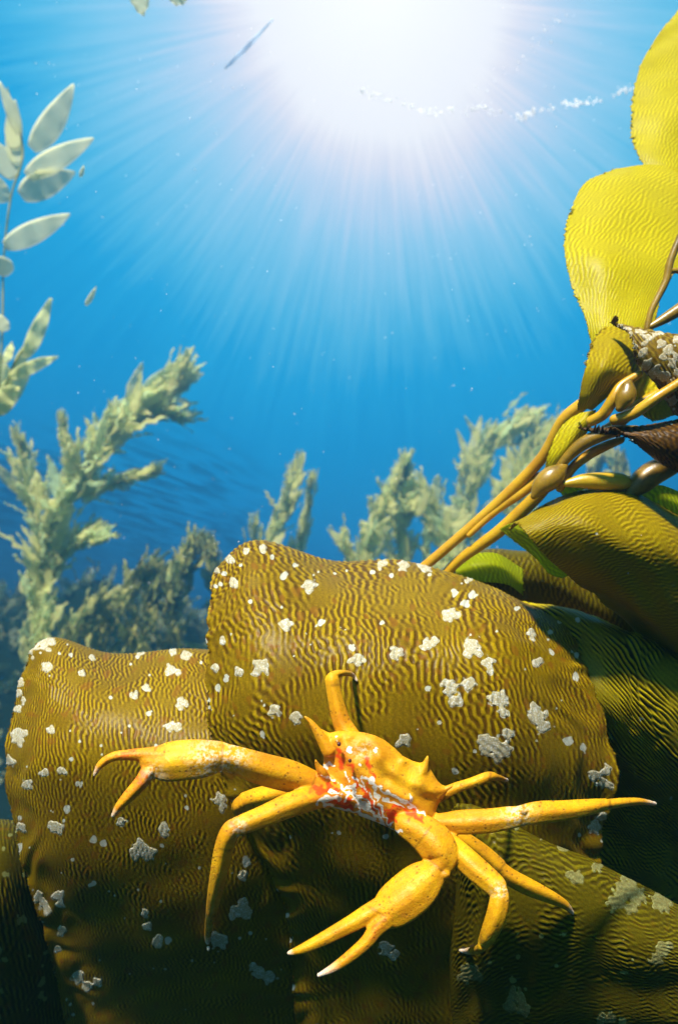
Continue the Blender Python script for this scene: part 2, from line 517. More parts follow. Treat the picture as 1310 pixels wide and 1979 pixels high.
# ------------------------------------------------------------------ the setting: seabed, reef, water surface
def seabed():
    n = 160
    g = np.sinh(np.linspace(-3.6, 3.6, n)) / math.sinh(3.6)
    X, Y = np.meshgrid(g * 60, g * 60 + 2)
    Z = -2.6 + 0.1 * vnoise(X, Y, 3, 3) + 0.25 * vnoise(X, Y, 4, 8.0) * np.clip(np.hypot(X, Y) / 4, 0, 1)
    V = np.stack([X, Y, Z], -1).reshape(-1, 3)
    m, T = new_mat('seabed_rock')
    tcn = T.add('ShaderNodeTexCoord'); ob = tcn.outputs['Object']
    nn = T.noise(ob, 3, 6, .6)
    bs = T.add('ShaderNodeBsdfPrincipled'); T.link(T.mix(nn, (.001, .005, .004, 1), (.006, .014, .007, 1)), bs.inputs['Base Color'])
    bs.inputs['Roughness'].default_value = .95; bs.inputs['Specular IOR Level'].default_value = .03
    bp = T.add('ShaderNodeBump'); bp.inputs['Distance'].default_value = .05; T.link(T.noise(ob, 9, 6, .6), bp.inputs['Height']); T.link(bp.outputs[0], bs.inputs['Normal'])
    out = T.add('ShaderNodeOutputMaterial'); T.link(bs.outputs[0], out.inputs[0])
    o = mesh_obj('seabed', V, grid_faces(n, n), m); tagd(o, kind='structure')
    return m


ROCK = seabed()


def reef_z(X, Y):
    top = 0.38 + 0.07 * vnoise(X, Y * 0, 11, 1.6) + .20 * np.clip((-X - .6) / 1.0, 0, 1) + .5 * np.clip((X - 1.6) / 1.0, 0, 1)
    prof = np.exp(-((Y - 6.2) / 1.5) ** 2)
    return -2.75 + (2.75 + top) * prof + (0.05 * vnoise(X, Y, 12, .4) + 0.10 * vnoise(X, Y, 14, 1.1)) * prof


def reef():
    n, mm = 90, 240
    x = np.linspace(-7.5, 7.5, mm); y = np.linspace(3.2, 10.5, n)
    X, Y = np.meshgrid(x, y)
    Z = reef_z(X, Y)
    V = np.stack([X, Y, Z], -1).reshape(-1, 3)
    o = mesh_obj('reef', V, grid_faces(n, mm), ROCK); tagd(o, kind='structure')


reef()



def reef_kelp():
    rn = np.random.RandomState(21); rnd = random.Random(21)
    V, F, o = [], [], 0
    x = rn.uniform(-5.0, 4.5, 3200); y = 6.6 - 2.2 * rn.rand(3200) ** 1.6
    z = reef_z(x, y)
    for p in np.stack([x, y, z], -1):
        dv = np.array([rn.normal(.2, .5), rn.normal(-.1, .4), rn.uniform(.2, 1.0)])
        v, f = leaf_geo(p - dv * .05, dv, rn.normal(0, 1, 3), rnd.uniform(.12, .38), rnd.uniform(.025, .06), rnd, ruff=.3, nl=6, nw=3, curl=rnd.uniform(-.4, .4))
        V.append(v); F += [tuple(int(j) + o for j in q) for q in f]; o += len(v)
    ob = mesh_obj('reef_kelp', np.concatenate(V), F, far_mat('turf_dark', (.015, .05, .03, 1), (.22, .22, .07, 1), (.10, .18, .06, 1), .3, .3))
    tagd(ob, 'dim green kelp turf covering the reef behind the foreground blades', 'seaweed', kind='stuff')


SURF_Z = 2.1


def water_surface():
    n = 220
    g = np.sinh(np.linspace(-3.0, 3.0, n)) / math.sinh(3.0)
    X, Y = np.meshgrid(g * 40, g * 40 + 6)
    Z = SURF_Z + 0.012 * vnoise(X, Y, 8, 1.4)
    V = np.stack([X, Y, Z], -1).reshape(-1, 3)
    m, T = new_mat('water_skin')
    tcn = T.add('ShaderNodeTexCoord'); ob = tcn.outputs['Object']
    wa = T.dot(ob, (.46, .89, 0)); wb = T.dot(ob, (-.89, .46, 0))
    n1 = T.noise(T.comb(T.math('MULTIPLY', wa, .8), T.math('MULTIPLY', wb, 4.6), 0.0), 1.7, 4, .55, .5)
    patchy = T.noise(ob, .33, 2, .5)
    gl = T.add('ShaderNodeBsdfGlossy'); gl.inputs['Color'].default_value = (.10, .3, .42, 1); gl.inputs['Roughness'].default_value = .08
    bp = T.add('ShaderNodeBump'); bp.inputs['Strength'].default_value = .6; bp.inputs['Distance'].default_value = .05
    T.link(n1, bp.inputs['Height']); T.link(bp.outputs[0], gl.inputs['Normal'])
    tr = T.add('ShaderNodeBsdfTransparent')
    # where a wave's underside leans toward the eye it mirrors the dark deep water; elsewhere light comes straight through
    geo = T.add('ShaderNodeNewGeometry')
    dist = T.add('ShaderNodeVectorMath', _operation='LENGTH'); T.link(geo.outputs['Position'], dist.inputs[0])
    gx = T.add('ShaderNodeSeparateXYZ'); T.link(geo.outputs['Position'], gx.inputs[0])
    lee = T.maprange(gx.outputs[0], -0.4, -1.8, 0, 1, True)      # the ruffled patch of surface lies off to the left
    far = T.maprange(gx.outputs[1], 4.8, 7.0, 0, 1, True)
    f = T.math('MULTIPLY', T.maprange(n1, .46, .57, 0, 1, True), T.math('MULTIPLY', lee, far))
    sh = T.mixsh(T.math('MULTIPLY', f, .55), tr.outputs[0], gl.outputs[0])
    out = T.add('ShaderNodeOutputMaterial'); T.link(sh, out.inputs[0])
    o = mesh_obj('water_surface', V, grid_faces(n, n), m); tagd(o, kind='structure')


water_surface()

# ------------------------------------------------------------------ the big blades in front
OV = lambda rows: np.array(rows, float)
bladeA_ctrl = OV([
    [(445, 1230, .50), (520, 1190, .52), (650, 1190, .54), (800, 1190, .54), (940, 1220, .53), (1060, 1290, .51)],
    [(430, 1120, .435), (495, 1075, .455), (640, 1108, .47), (800, 1112, .475), (950, 1155, .47), (1080, 1225, .455)],
    [(410, 1120, .400), (488, 1056, .405), (640, 1088, .43), (800, 1094, .43), (965, 1146, .42), (1098, 1216, .43)],
    [(399, 1250, .368), (500, 1215, .352), (640, 1215, .355), (800, 1225, .355), (975, 1250, .362), (1150, 1340, .41)],
    [(402, 1415, .356), (500, 1400, .336), (640, 1390, .334), (800, 1390, .336), (1000, 1410, .346), (1192, 1490, .40)],
    [(450, 1560, .366), (560, 1560, .351), (680, 1560, .348), (830, 1560, .350), (1010, 1560, .358), (1165, 1610, .405)],
    [(545, 1740, .394), (600, 1740, .382), (700, 1740, .376), (840, 1740, .376), (1010, 1740, .380), (1150, 1740, .415)],
    [(565, 1900, .430), (640, 1900, .420), (740, 1900, .412), (860, 1900, .410), (1000, 1900, .412), (1150, 1900, .435)],
    [(580, 2090, .465), (660, 2090, .455), (760, 2090, .45), (880, 2090, .445), (1010, 2090, .45), (1150, 2090, .46)],
])
A_spots = [(870, 1330, 17), (905, 1322, 15), (880, 1355, 15), (858, 1320, 9), (965, 1352, 18), (972, 1375, 12), (948, 1350, 10),
           (945, 1440, 23), (972, 1448, 18), (980, 1418, 14), (930, 1430, 12), (960, 1460, 14), (912, 1245, 17), (905, 1262, 12), (925, 1262, 9),
           (868, 1187, 15), (885, 1186, 8), (552, 1206, 13), (560, 1204, 8), (597, 1133, 14), (450, 1125, 11), (765, 1263, 15), (830, 1243, 13),
           (818, 1250, 9), (842, 1236, 8), (692, 1276, 13), (943, 1282, 14), (948, 1296, 8), (531, 1374, 13), (572, 1386, 13), (505, 1288, 17),
           (495, 1300, 9), (462, 1299, 10), (430, 1238, 8), (622, 1199, 8), (783, 1430, 13), (770, 1436, 9), (1040, 1385, 19), (1050, 1405, 14),
           (1032, 1370, 12), (1038, 1280, 11), (1026, 1222, 9), (1030, 1234, 8), (1096, 1432, 9), (1127, 1446, 9), (900, 1165, 9), (878, 1145, 8),
           (913, 1150, 8), (1150, 1500, 13), (1165, 1515, 12), (1172, 1490, 12), (1150, 1600, 14), (1160, 1580, 12), (1110, 1310, 9),
           (548, 1113, 8), (510, 1060, 9), (475, 1062, 8), (445, 1080, 9), (745, 1830, 15), (760, 1842, 12), (820, 1096, 14), (780, 1094, 12), (740, 1092, 9), (415, 1290, 9), (420, 1330, 7)]
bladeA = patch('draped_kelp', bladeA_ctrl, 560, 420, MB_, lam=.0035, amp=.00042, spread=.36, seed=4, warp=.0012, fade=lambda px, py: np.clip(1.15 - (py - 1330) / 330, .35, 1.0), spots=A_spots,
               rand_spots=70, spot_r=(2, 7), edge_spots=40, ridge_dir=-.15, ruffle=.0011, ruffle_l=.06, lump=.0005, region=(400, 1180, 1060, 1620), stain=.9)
tagd(bladeA, 'broad yellow-brown ridged kelp blade arching over behind the crab, dotted with white crust', 'kelp blade', 'large kelp blades in the foreground')
KA = 0

bladeB_ctrl = OV([
    [(110, 1340, .52), (180, 1340, .53), (260, 1350, .53), (350, 1350, .53), (470, 1350, .52), (620, 1360, .50)],
    [(80, 1262, .455), (140, 1262, .465), (220, 1284, .47), (320, 1284, .47), (430, 1280, .46), (600, 1290, .45)],
    [(66, 1250, .43), (115, 1238, .43), (205, 1264, .435), (305, 1264, .435), (405, 1258, .43), (600, 1280, .43)],
    [(30, 1340, .42), (95, 1330, .395), (200, 1345, .385), (310, 1350, .385), (430, 1350, .39), (600, 1360, .40)],
    [(10, 1480, .41), (85, 1470, .372), (200, 1470, .362), (310, 1475, .361), (430, 1475, .366), (610, 1480, .385)],
    [(38, 1650, .425), (110, 1640, .386), (220, 1640, .374), (330, 1640, .372), (450, 1640, .376), (630, 1640, .395)],
    [(82, 1790, .45), (160, 1780, .415), (260, 1790, .402), (370, 1790, .398), (480, 1790, .400), (650, 1790, .415)],
    [(120, 1940, .49), (200, 1930, .46), (300, 1930, .444), (400, 1930, .438), (510, 1930, .438), (690, 1930, .45)],
    [(150, 2100, .55), (230, 2090, .51), (330, 2090, .49), (430, 2090, .48), (540, 2090, .48), (720, 2090, .48)],
])
B_spots = [(272, 1640, 18), (262, 1652, 13), (285, 1652, 14), (270, 1630, 11), (295, 1645, 9), (352, 1358, 12), (330, 1404, 12), (342, 1404, 10), (98, 1411, 10),
           (120, 1490, 10), (85, 1494, 9), (110, 1600, 15), (98, 1596, 9), (55, 1515, 11), (128, 1565, 9), (317, 1601, 12), (318, 1610, 9),
           (235, 1590, 10), (30, 1420, 14), (42, 1416, 11), (38, 1434, 9), (20, 1470, 12), (62, 1252, 13), (85, 1246, 12), (100, 1242, 9), (95, 1290, 12), (40, 1320, 10),
           (36, 1338, 9), (30, 1370, 10), (258, 1343, 10), (283, 1328, 9), (200, 1632, 8), (180, 1625, 8), (115, 1730, 12), (120, 1745, 10), (85, 1745, 12), (75, 1730, 9),
           (95, 1760, 10), (118, 1800, 11), (305, 1818, 13), (325, 1815, 8), (285, 1790, 10), (280, 1765, 9), (110, 1838, 8), (460, 1760, 17), (475, 1765, 14), (470, 1745, 11), (450, 1770, 10),
           (475, 1665, 11), (470, 1690, 11), (425, 1545, 13), (430, 1562, 10), (425, 1820, 17), (412, 1812, 10), (500, 1880, 15), (520, 1890, 15), (490, 1870, 10), (360, 1270, 10), (335, 1262, 8), (270, 1262, 9),
           (160, 1300, 8), (180, 1268, 7), (330, 1298, 11), (345, 1302, 7), (530, 1650, 8), (40, 1600, 12), (35, 1640, 10), (190, 1895, 10), (150, 1890, 14), (170, 1905, 12)]
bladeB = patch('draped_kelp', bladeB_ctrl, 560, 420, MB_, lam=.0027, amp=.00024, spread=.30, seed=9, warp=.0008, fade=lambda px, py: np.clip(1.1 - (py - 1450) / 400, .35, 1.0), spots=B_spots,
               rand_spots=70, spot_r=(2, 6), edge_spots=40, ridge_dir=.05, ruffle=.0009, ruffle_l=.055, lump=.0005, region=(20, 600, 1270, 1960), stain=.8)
tagd(bladeB, 'brown-green kelp blade under the crab\'s outstretched claw, its left rim crusted white', 'kelp blade', 'large kelp blades in the foreground')

bladeD_ctrl = OV([
    [(800, 1640, .375), (900, 1620, .362), (1010, 1640, .372), (1120, 1690, .378), (1240, 1760, .385), (1420, 1860, .39)],
    [(800, 1600, .372), (890, 1548, .350), (1010, 1600, .352), (1130, 1656, .355), (1240, 1716, .36), (1420, 1800, .37)],
    [(850, 1650, .368), (930, 1620, .336), (1020, 1640, .334), (1130, 1690, .335), (1250, 1750, .34), (1420, 1830, .35)],
    [(860, 1760, .392), (940, 1750, .338), (1030, 1760, .330), (1140, 1790, .328), (1260, 1830, .33), (1420, 1890, .34)],
    [(850, 1900, .425), (940, 1890, .352), (1040, 1890, .342), (1150, 1900, .338), (1270, 1930, .34), (1420, 1970, .35)],
    [(840, 2090, .475), (940, 2090, .42), (1040, 2090, .375), (1150, 2090, .37), (1270, 2100, .37), (1420, 2110, .37)],
])
D_spots = [(1092, 1630, 18), (1080, 1622, 11), (1100, 1612, 11), (1110, 1697, 15), (1100, 1690, 10), (1205, 1720, 24), (1215, 1700, 18), (1190, 1745, 18), (1230, 1735, 18), (1220, 1755, 14),
           (1280, 1745, 20), (1270, 1735, 12), (1275, 1835, 17), (1265, 1850, 14), (1290, 1828, 10), (905, 1880, 19), (918, 1890, 14), (895, 1890, 13), (1000, 1925, 16), (985, 1940, 14), (1010, 1945, 14), (992, 1915, 9),
           (1165, 1970, 14), (1180, 1965, 11), (1200, 1970, 9), (1045, 1810, 6), (1150, 1680, 10), (1000, 1850, 5), (1205, 1880, 6)]
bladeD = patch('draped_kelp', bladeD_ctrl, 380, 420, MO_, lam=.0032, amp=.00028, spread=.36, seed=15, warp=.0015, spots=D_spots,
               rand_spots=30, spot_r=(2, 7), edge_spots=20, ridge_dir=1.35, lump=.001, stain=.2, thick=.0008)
tagd(bladeD, 'dark olive kelp blade filling the lower right corner beneath the crab\'s feet', 'kelp blade', 'large kelp blades in the foreground')

bladeC_ctrl = OV([
    [(980, 1200, .50), (1060, 1230, .52), (1150, 1260, .54), (1260, 1290, .56), (1450, 1360, .58)],
    [(975, 1160, .452), (1050, 1172, .444), (1150, 1195, .440), (1255, 1240, .44), (1450, 1320, .45)],
    [(990, 1230, .442), (1080, 1250, .430), (1160, 1280, .418), (1250, 1330, .416), (1450, 1420, .44)],
    [(1050, 1350, .435), (1130, 1380, .424), (1200, 1420, .416), (1290, 1470, .43), (1450, 1540, .46)],
    [(1080, 1560, .49), (1160, 1580, .49), (1230, 1620, .50), (1310, 1650, .51), (1450, 1700, .52)],
    [(1080, 1850, .56), (1160, 1860, .56), (1240, 1880, .57), (1320, 1900, .58), (1450, 1950, .59)],
])
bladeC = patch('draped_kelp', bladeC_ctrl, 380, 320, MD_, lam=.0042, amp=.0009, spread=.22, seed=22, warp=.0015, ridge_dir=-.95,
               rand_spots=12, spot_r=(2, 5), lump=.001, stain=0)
tagd(bladeC, 'very dark kelp blade with thin gold ridges at the right edge, behind the arching one', 'kelp blade', 'large kelp blades in the foreground')

bladeE = patch('draped_kelp', OV([
    [(-120, 1640, .50), (-40, 1620, .50), (40, 1640, .52), (140, 1700, .54)],
    [(-120, 1590, .46), (-40, 1586, .45), (30, 1592, .46), (140, 1660, .50)],
    [(-120, 1700, .42), (-40, 1700, .42), (40, 1720, .44), (160, 1780, .49)],
    [(-120, 1860, .44), (-40, 1860, .44), (60, 1870, .46), (180, 1900, .52)],
    [(-120, 2080, .50), (-40, 2080, .50), (60, 2080, .52), (190, 2080, .57)]]), 200, 160, MO_, lam=.004, amp=.0004, seed=31,
    rand_spots=26, spot_r=(3, 9), lump=.001, region=(-10, 130, 1600, 1970))
tagd(bladeE, 'olive kelp blade in the lower left corner, tucked behind the crusted rim of another', 'kelp blade', 'large kelp blades in the foreground')

bladeG = patch('draped_kelp', OV([
    [(860, 1110, .56), (960, 1070, .55), (1060, 1090, .55), (1180, 1150, .56), (1330, 1230, .57)],
    [(870, 1085, .53), (960, 1064, .51), (1060, 1078, .51), (1180, 1130, .52), (1330, 1200, .53)],
    [(880, 1110, .49), (970, 1110, .49), (1070, 1130, .50), (1190, 1190, .51), (1330, 1260, .52)],
    [(900, 1180, .50), (980, 1180, .51), (1080, 1200, .52), (1200, 1260, .53), (1330, 1340, .54)]]), 140, 220, MO_, lam=.004, amp=.0002, seed=37,
    lump=.001, stain=.2)
tagd(bladeG, 'smooth green-brown kelp blade lying in shade right where the two amber stems begin', 'kelp blade', 'large kelp blades in the foreground')

# ------------------------------------------------------------------ the frond rising on the right
frond = empty('kelp_frond', P(870, 1100, .45), 'tall amber-stemmed kelp frond with bladders and bright yellow blades climbing the right side', 'kelp')
tube('stipe', [(800, 1110, .455, 9), (840, 1078, .450, 9.5), (930, 1000, .44, 10), (1000, 935, .43, 11), (1050, 880, .42, 11), (1085, 815, .41, 11), (1120, 785, .405, 13), (1135, 775, .40, 9)], MS_, frond)
tube('stipe', [(850, 1120, .455, 9), (890, 1080, .448, 10), (960, 1030, .435, 12), (1010, 985, .425, 13), (1050, 945, .415, 12), (1090, 890, .41, 9), (1140, 850, .405, 10), (1190, 820, .40, 12), (1240, 780, .40, 12), (1320, 740, .40, 11)], MS_, frond)
tube('stipe', [(905, 1035, .440, 5), (960, 985, .436, 8), (1010, 950, .43, 10), (1045, 920, .425, 10)], MS_, frond)
tube('stipe', [(1080, 945, .41, 8), (1105, 905, .408, 9), (1135, 880, .405, 10), (1170, 862, .40, 9), (1200, 850, .40, 7)], MS_, frond)
tube('stipe', [(1140, 815, .39, 10), (1165, 800, .385, 11), (1185, 770, .38, 11), (1200, 745, .38, 9), (1235, 722, .38, 7)], MS_, frond)
tube('stipe', [(1185, 812, .38, 10), (1225, 798, .375, 11), (1265, 770, .37, 10), (1320, 735, .37, 9)], MS_, frond)
tube('stipe', [(1060, 930, .405, 6), (1095, 885, .40, 10), (1130, 855, .395, 13), (1180, 835, .39, 12), (1230, 828, .39, 6)], MSB, frond)
tube('stipe', [(1248, 640, .40, 6), (1258, 600, .40, 6), (1285, 545, .40, 7), (1296, 500, .40, 7), (1325, 430, .40, 6)], MSB, frond)
tube('stipe', [(1255, 632, .40, 6), (1285, 615, .40, 10), (1325, 590, .40, 13)], MSB, frond)
tube('stipe', [(1290, 525, .40, 6), (1310, 524, .40, 5), (1340, 540, .40, 5)], MSB, frond)
# gas bladders
tube('bladder', [(1030, 960, .40, 6), (1045, 940, .40, 18), (1062, 925, .40, 22), (1078, 912, .40, 17), (1092, 900, .40, 6)], MSB, frond, nring=8, nseg=20)
tube('bladder', [(1090, 935, .40, 6), (1125, 930, .40, 14), (1165, 930, .40, 18), (1200, 932, .40, 17), (1222, 938, .40, 6)], stipe_mat('bladder_gold', (.32, .19, .005, 1), (.42, .28, .006, 1)), frond, nring=8, nseg=20)
tube('bladder', [(1196, 790, .375, 8), (1204, 775, .375, 17), (1210, 762, .375, 18), (1213, 747, .375, 13), (1216, 738, .375, 6)], MSB, frond, nring=8, nseg=20)
tube('bladder', [(1215, 955, .40, 12), (1235, 935, .40, 22), (1260, 915, .40, 24), (1300, 895, .40, 20), (1340, 870, .40, 12)], MSB, frond, nring=8, nseg=20)
# blades
patch('blade', OV([
    [(1350, -20, .66), (1380, -30, .66), (1420, -20, .66), (1450, 0, .66)],
    [(1285, 50, .62), (1340, 30, .625), (1400, 40, .62), (1460, 50, .62)],
    [(1238, 125, .59), (1310, 110, .59), (1400, 115, .59), (1480, 130, .59)],
    [(1219, 220, .555), (1300, 210, .55), (1390, 210, .55), (1480, 220, .555)],
    [(1232, 300, .53), (1300, 300, .525), (1390, 310, .525), (1470, 310, .53)],
    [(1290, 380, .51), (1320, 380, .505), (1360, 380, .505), (1400, 380, .51)]]), 220, 140, MY_, frond, lam=.0027, amp=.00008, seed=41, spread=.2, lump=.001, stain=.1, ridge_dir=.3)
patch('blade', OV([
    [(1190, 322, .520), (1240, 320, .520), (1300, 330, .52), (1380, 370, .52)],
    [(1122, 365, .492), (1200, 345, .492), (1290, 350, .497), (1390, 390, .50)],
    [(1090, 450, .460), (1170, 440, .452), (1260, 450, .457), (1350, 470, .465)],
    [(1102, 545, .435), (1170, 540, .425), (1240, 540, .428), (1290, 545, .435)],
    [(1132, 620, .420), (1175, 620, .412), (1225, 620, .412), (1262, 620, .418)],
    [(1150, 700, .41), (1180, 700, .405), (1210, 700, .405), (1235, 700, .41)]]), 260, 160, MY_, frond, lam=.0027, amp=.00010, seed=43, spread=.2, lump=.001, stain=.1, ridge_dir=.15)
patch('blade', OV([
    [(1180, 618, .415), (1215, 630, .412), (1245, 665, .410), (1262, 700, .415)],
    [(1145, 655, .397), (1185, 655, .388), (1220, 680, .388), (1243, 712, .397)],
    [(1130, 705, .385), (1165, 705, .375), (1195, 715, .378), (1225, 728, .386)],
    [(1121, 760, .388), (1145, 758, .382), (1165, 755, .384), (1185, 752, .39)],
    [(1117, 792, .395), (1127, 792, .392), (1135, 792, .392), (1142, 792, .395)]]), 180, 130, MJ_, frond, lam=.0026, amp=.00016, seed=47, spread=.2, lump=.0008, stain=.1)
k_sp = [(x, y, r) for x, y, r in [(1235, 640, 9), (1250, 655, 9), (1262, 650, 6), (1275, 668, 10), (1290, 680, 12), (1300, 700, 11), (1245, 680, 9), (1255, 700, 10), (1270, 712, 10), (1285, 725, 12), (1300, 742, 13), (1280, 690, 8), (1305, 660, 9), (1290, 755, 10), (1300, 775, 9), (1215, 632, 6), (1200, 625, 5), (1310, 720, 9), (1245, 665, 6)]]
patch('blade', OV([
    [(1180, 616, .385), (1230, 628, .38), (1290, 645, .378), (1380, 660, .38)],
    [(1215, 645, .376), (1250, 655, .372), (1300, 670, .37), (1380, 690, .37)],
    [(1238, 690, .375), (1270, 700, .370), (1310, 715, .368), (1380, 730, .37)],
    [(1262, 725, .380), (1290, 750, .374), (1330, 770, .372), (1380, 790, .375)],
    [(1300, 800, .385), (1320, 810, .38), (1345, 820, .38), (1380, 830, .38)]]), 170, 150, MC_, frond, lam=.0032, amp=.0003, seed=51, spread=.5, lump=.002, spots=k_sp, rand_spots=50, spot_r=(2, 7), edge_spots=15)
patch('blade', OV([
    [(1240, 700, .41), (1280, 720, .41), (1330, 740, .41), (1380, 760, .41)],
    [(1215, 745, .405), (1260, 760, .403), (1310, 775, .403), (1380, 800, .405)],
    [(1232, 795, .405), (1262, 806, .403), (1300, 790, .403), (1380, 800, .41)],
    [(1262, 815, .41), (1280, 812, .41), (1310, 800, .41), (1380, 810, .42)]]), 110, 120, MY_, frond, lam=.003, amp=.0002, seed=53, lump=.0008, stain=.1)
patch('blade', OV([
    [(1110, 800, .405), (1135, 795, .40), (1150, 792, .40)],
    [(1080, 830, .405), (1115, 825, .398), (1147, 815, .40)],
    [(1058, 880, .405), (1090, 872, .40), (1120, 855, .405)],
    [(1050, 920, .41), (1062, 915, .408), (1078, 905, .41)]]), 110, 80, MY_, frond, lam=.0024, amp=.00014, seed=57, stain=.1)
dark = patch('blade', OV([
    [(1120, 824, .385), (1200, 822, .38), (1260, 818, .38), (1340, 800, .38)],
    [(1180, 836, .378), (1235, 840, .372), (1290, 838, .37), (1380, 830, .37)],
    [(1218, 858, .378), (1260, 870, .372), (1310, 875, .37), (1380, 870, .37)],
    [(1260, 880, .385), (1290, 905, .38), (1330, 920, .38), (1380, 920, .38)]]), 120, 160, MK_, frond, lam=.003, amp=.0002, seed=59, spread=.5, rand_spots=10, spot_r=(2, 3), lump=.0012)
dark['label'] = 'dark brown old blade at the right edge'
F_SHIFT = np.array([0, 0, 0.0])
F_ctrl = F_SHIFT + OV([
    [(985, 1025, .40), (1050, 975, .41), (1130, 950, .42), (1210, 952, .42), (1290, 985, .43), (1420, 1050, .44)],
    [(1000, 1010, .385), (1060, 985, .385), (1140, 962, .39), (1215, 962, .39), (1300, 1010, .395), (1420, 1080, .40)],
    [(1020, 1035, .378), (1090, 1020, .372), (1160, 1020, .37), (1240, 1040, .375), (1320, 1080, .38), (1420, 1140, .39)],
    [(1068, 1085, .388), (1130, 1080, .380), (1200, 1095, .379), (1270, 1130, .385), (1340, 1170, .395), (1420, 1220, .405)],
    [(1120, 1130, .408), (1180, 1150, .400), (1240, 1180, .402), (1300, 1220, .412), (1360, 1260, .42), (1420, 1300, .43)],
    [(1180, 1180, .460), (1220, 1215, .458), (1270, 1255, .460), (1320, 1300, .468), (1370, 1340, .475), (1420, 1380, .48)]])
patch('blade', F_ctrl, 260, 240, MM_, frond, lam=.0024, amp=.00015, seed=61, spread=.18, lump=.0012, ridge_dir=1.1, stain=.1, rand_spots=4, spot_r=(2, 3))
lime = patch('blade', OV([
    [(965, 1022, .425), (985, 1012, .415), (1020, 1000, .41)],
    [(985, 1040, .42), (1012, 1028, .41), (1040, 1030, .41)],
    [(1030, 1075, .42), (1050, 1055, .41), (1080, 1060, .41)],
    [(1060, 1108, .425), (1085, 1090, .415), (1115, 1100, .415)],
    [(1085, 1118, .43), (1105, 1112, .42), (1130, 1125, .42)]]), 90, 40, MG_, frond, lam=.003, amp=.0001, seed=63, stain=0)
lime['label'] = 'lime green underside of a curled blade'
lime2 = patch('blade', OV([
    [(1225, 960, .435), (1265, 938, .43), (1300, 945, .43), (1360, 975, .43)],
    [(1240, 985, .43), (1275, 965, .425), (1310, 975, .425), (1370, 1010, .43)],
    [(1270, 1020, .44), (1300, 1010, .435), (1330, 1015, .435), (1380, 1040, .44)]]), 60, 80, MG_, frond, lam=.003, amp=.0001, seed=64, stain=0)
patch('blade', OV([
    [(1075, 935, .425), (1100, 925, .42), (1140, 920, .42), (1220, 920, .42)],
    [(1080, 950, .422), (1110, 935, .415), (1150, 928, .415), (1225, 925, .42)],
    [(1090, 962, .425), (1120, 948, .42), (1160, 942, .42), (1230, 940, .425)]]), 40, 90, MG_, frond, lam=.003, amp=.0001, seed=65, stain=0)
patch('blade', OV([
    [(885, 1092, .475), (910, 1072, .47), (960, 1070, .47), (1010, 1100, .48)],
    [(880, 1105, .465), (920, 1095, .46), (970, 1100, .46), (1010, 1125, .47)],
    [(890, 1130, .47), (930, 1125, .465), (980, 1130, .465), (1010, 1150, .475)]]), 60, 80, MG_, frond, lam=.003, amp=.0001, seed=66, stain=0)

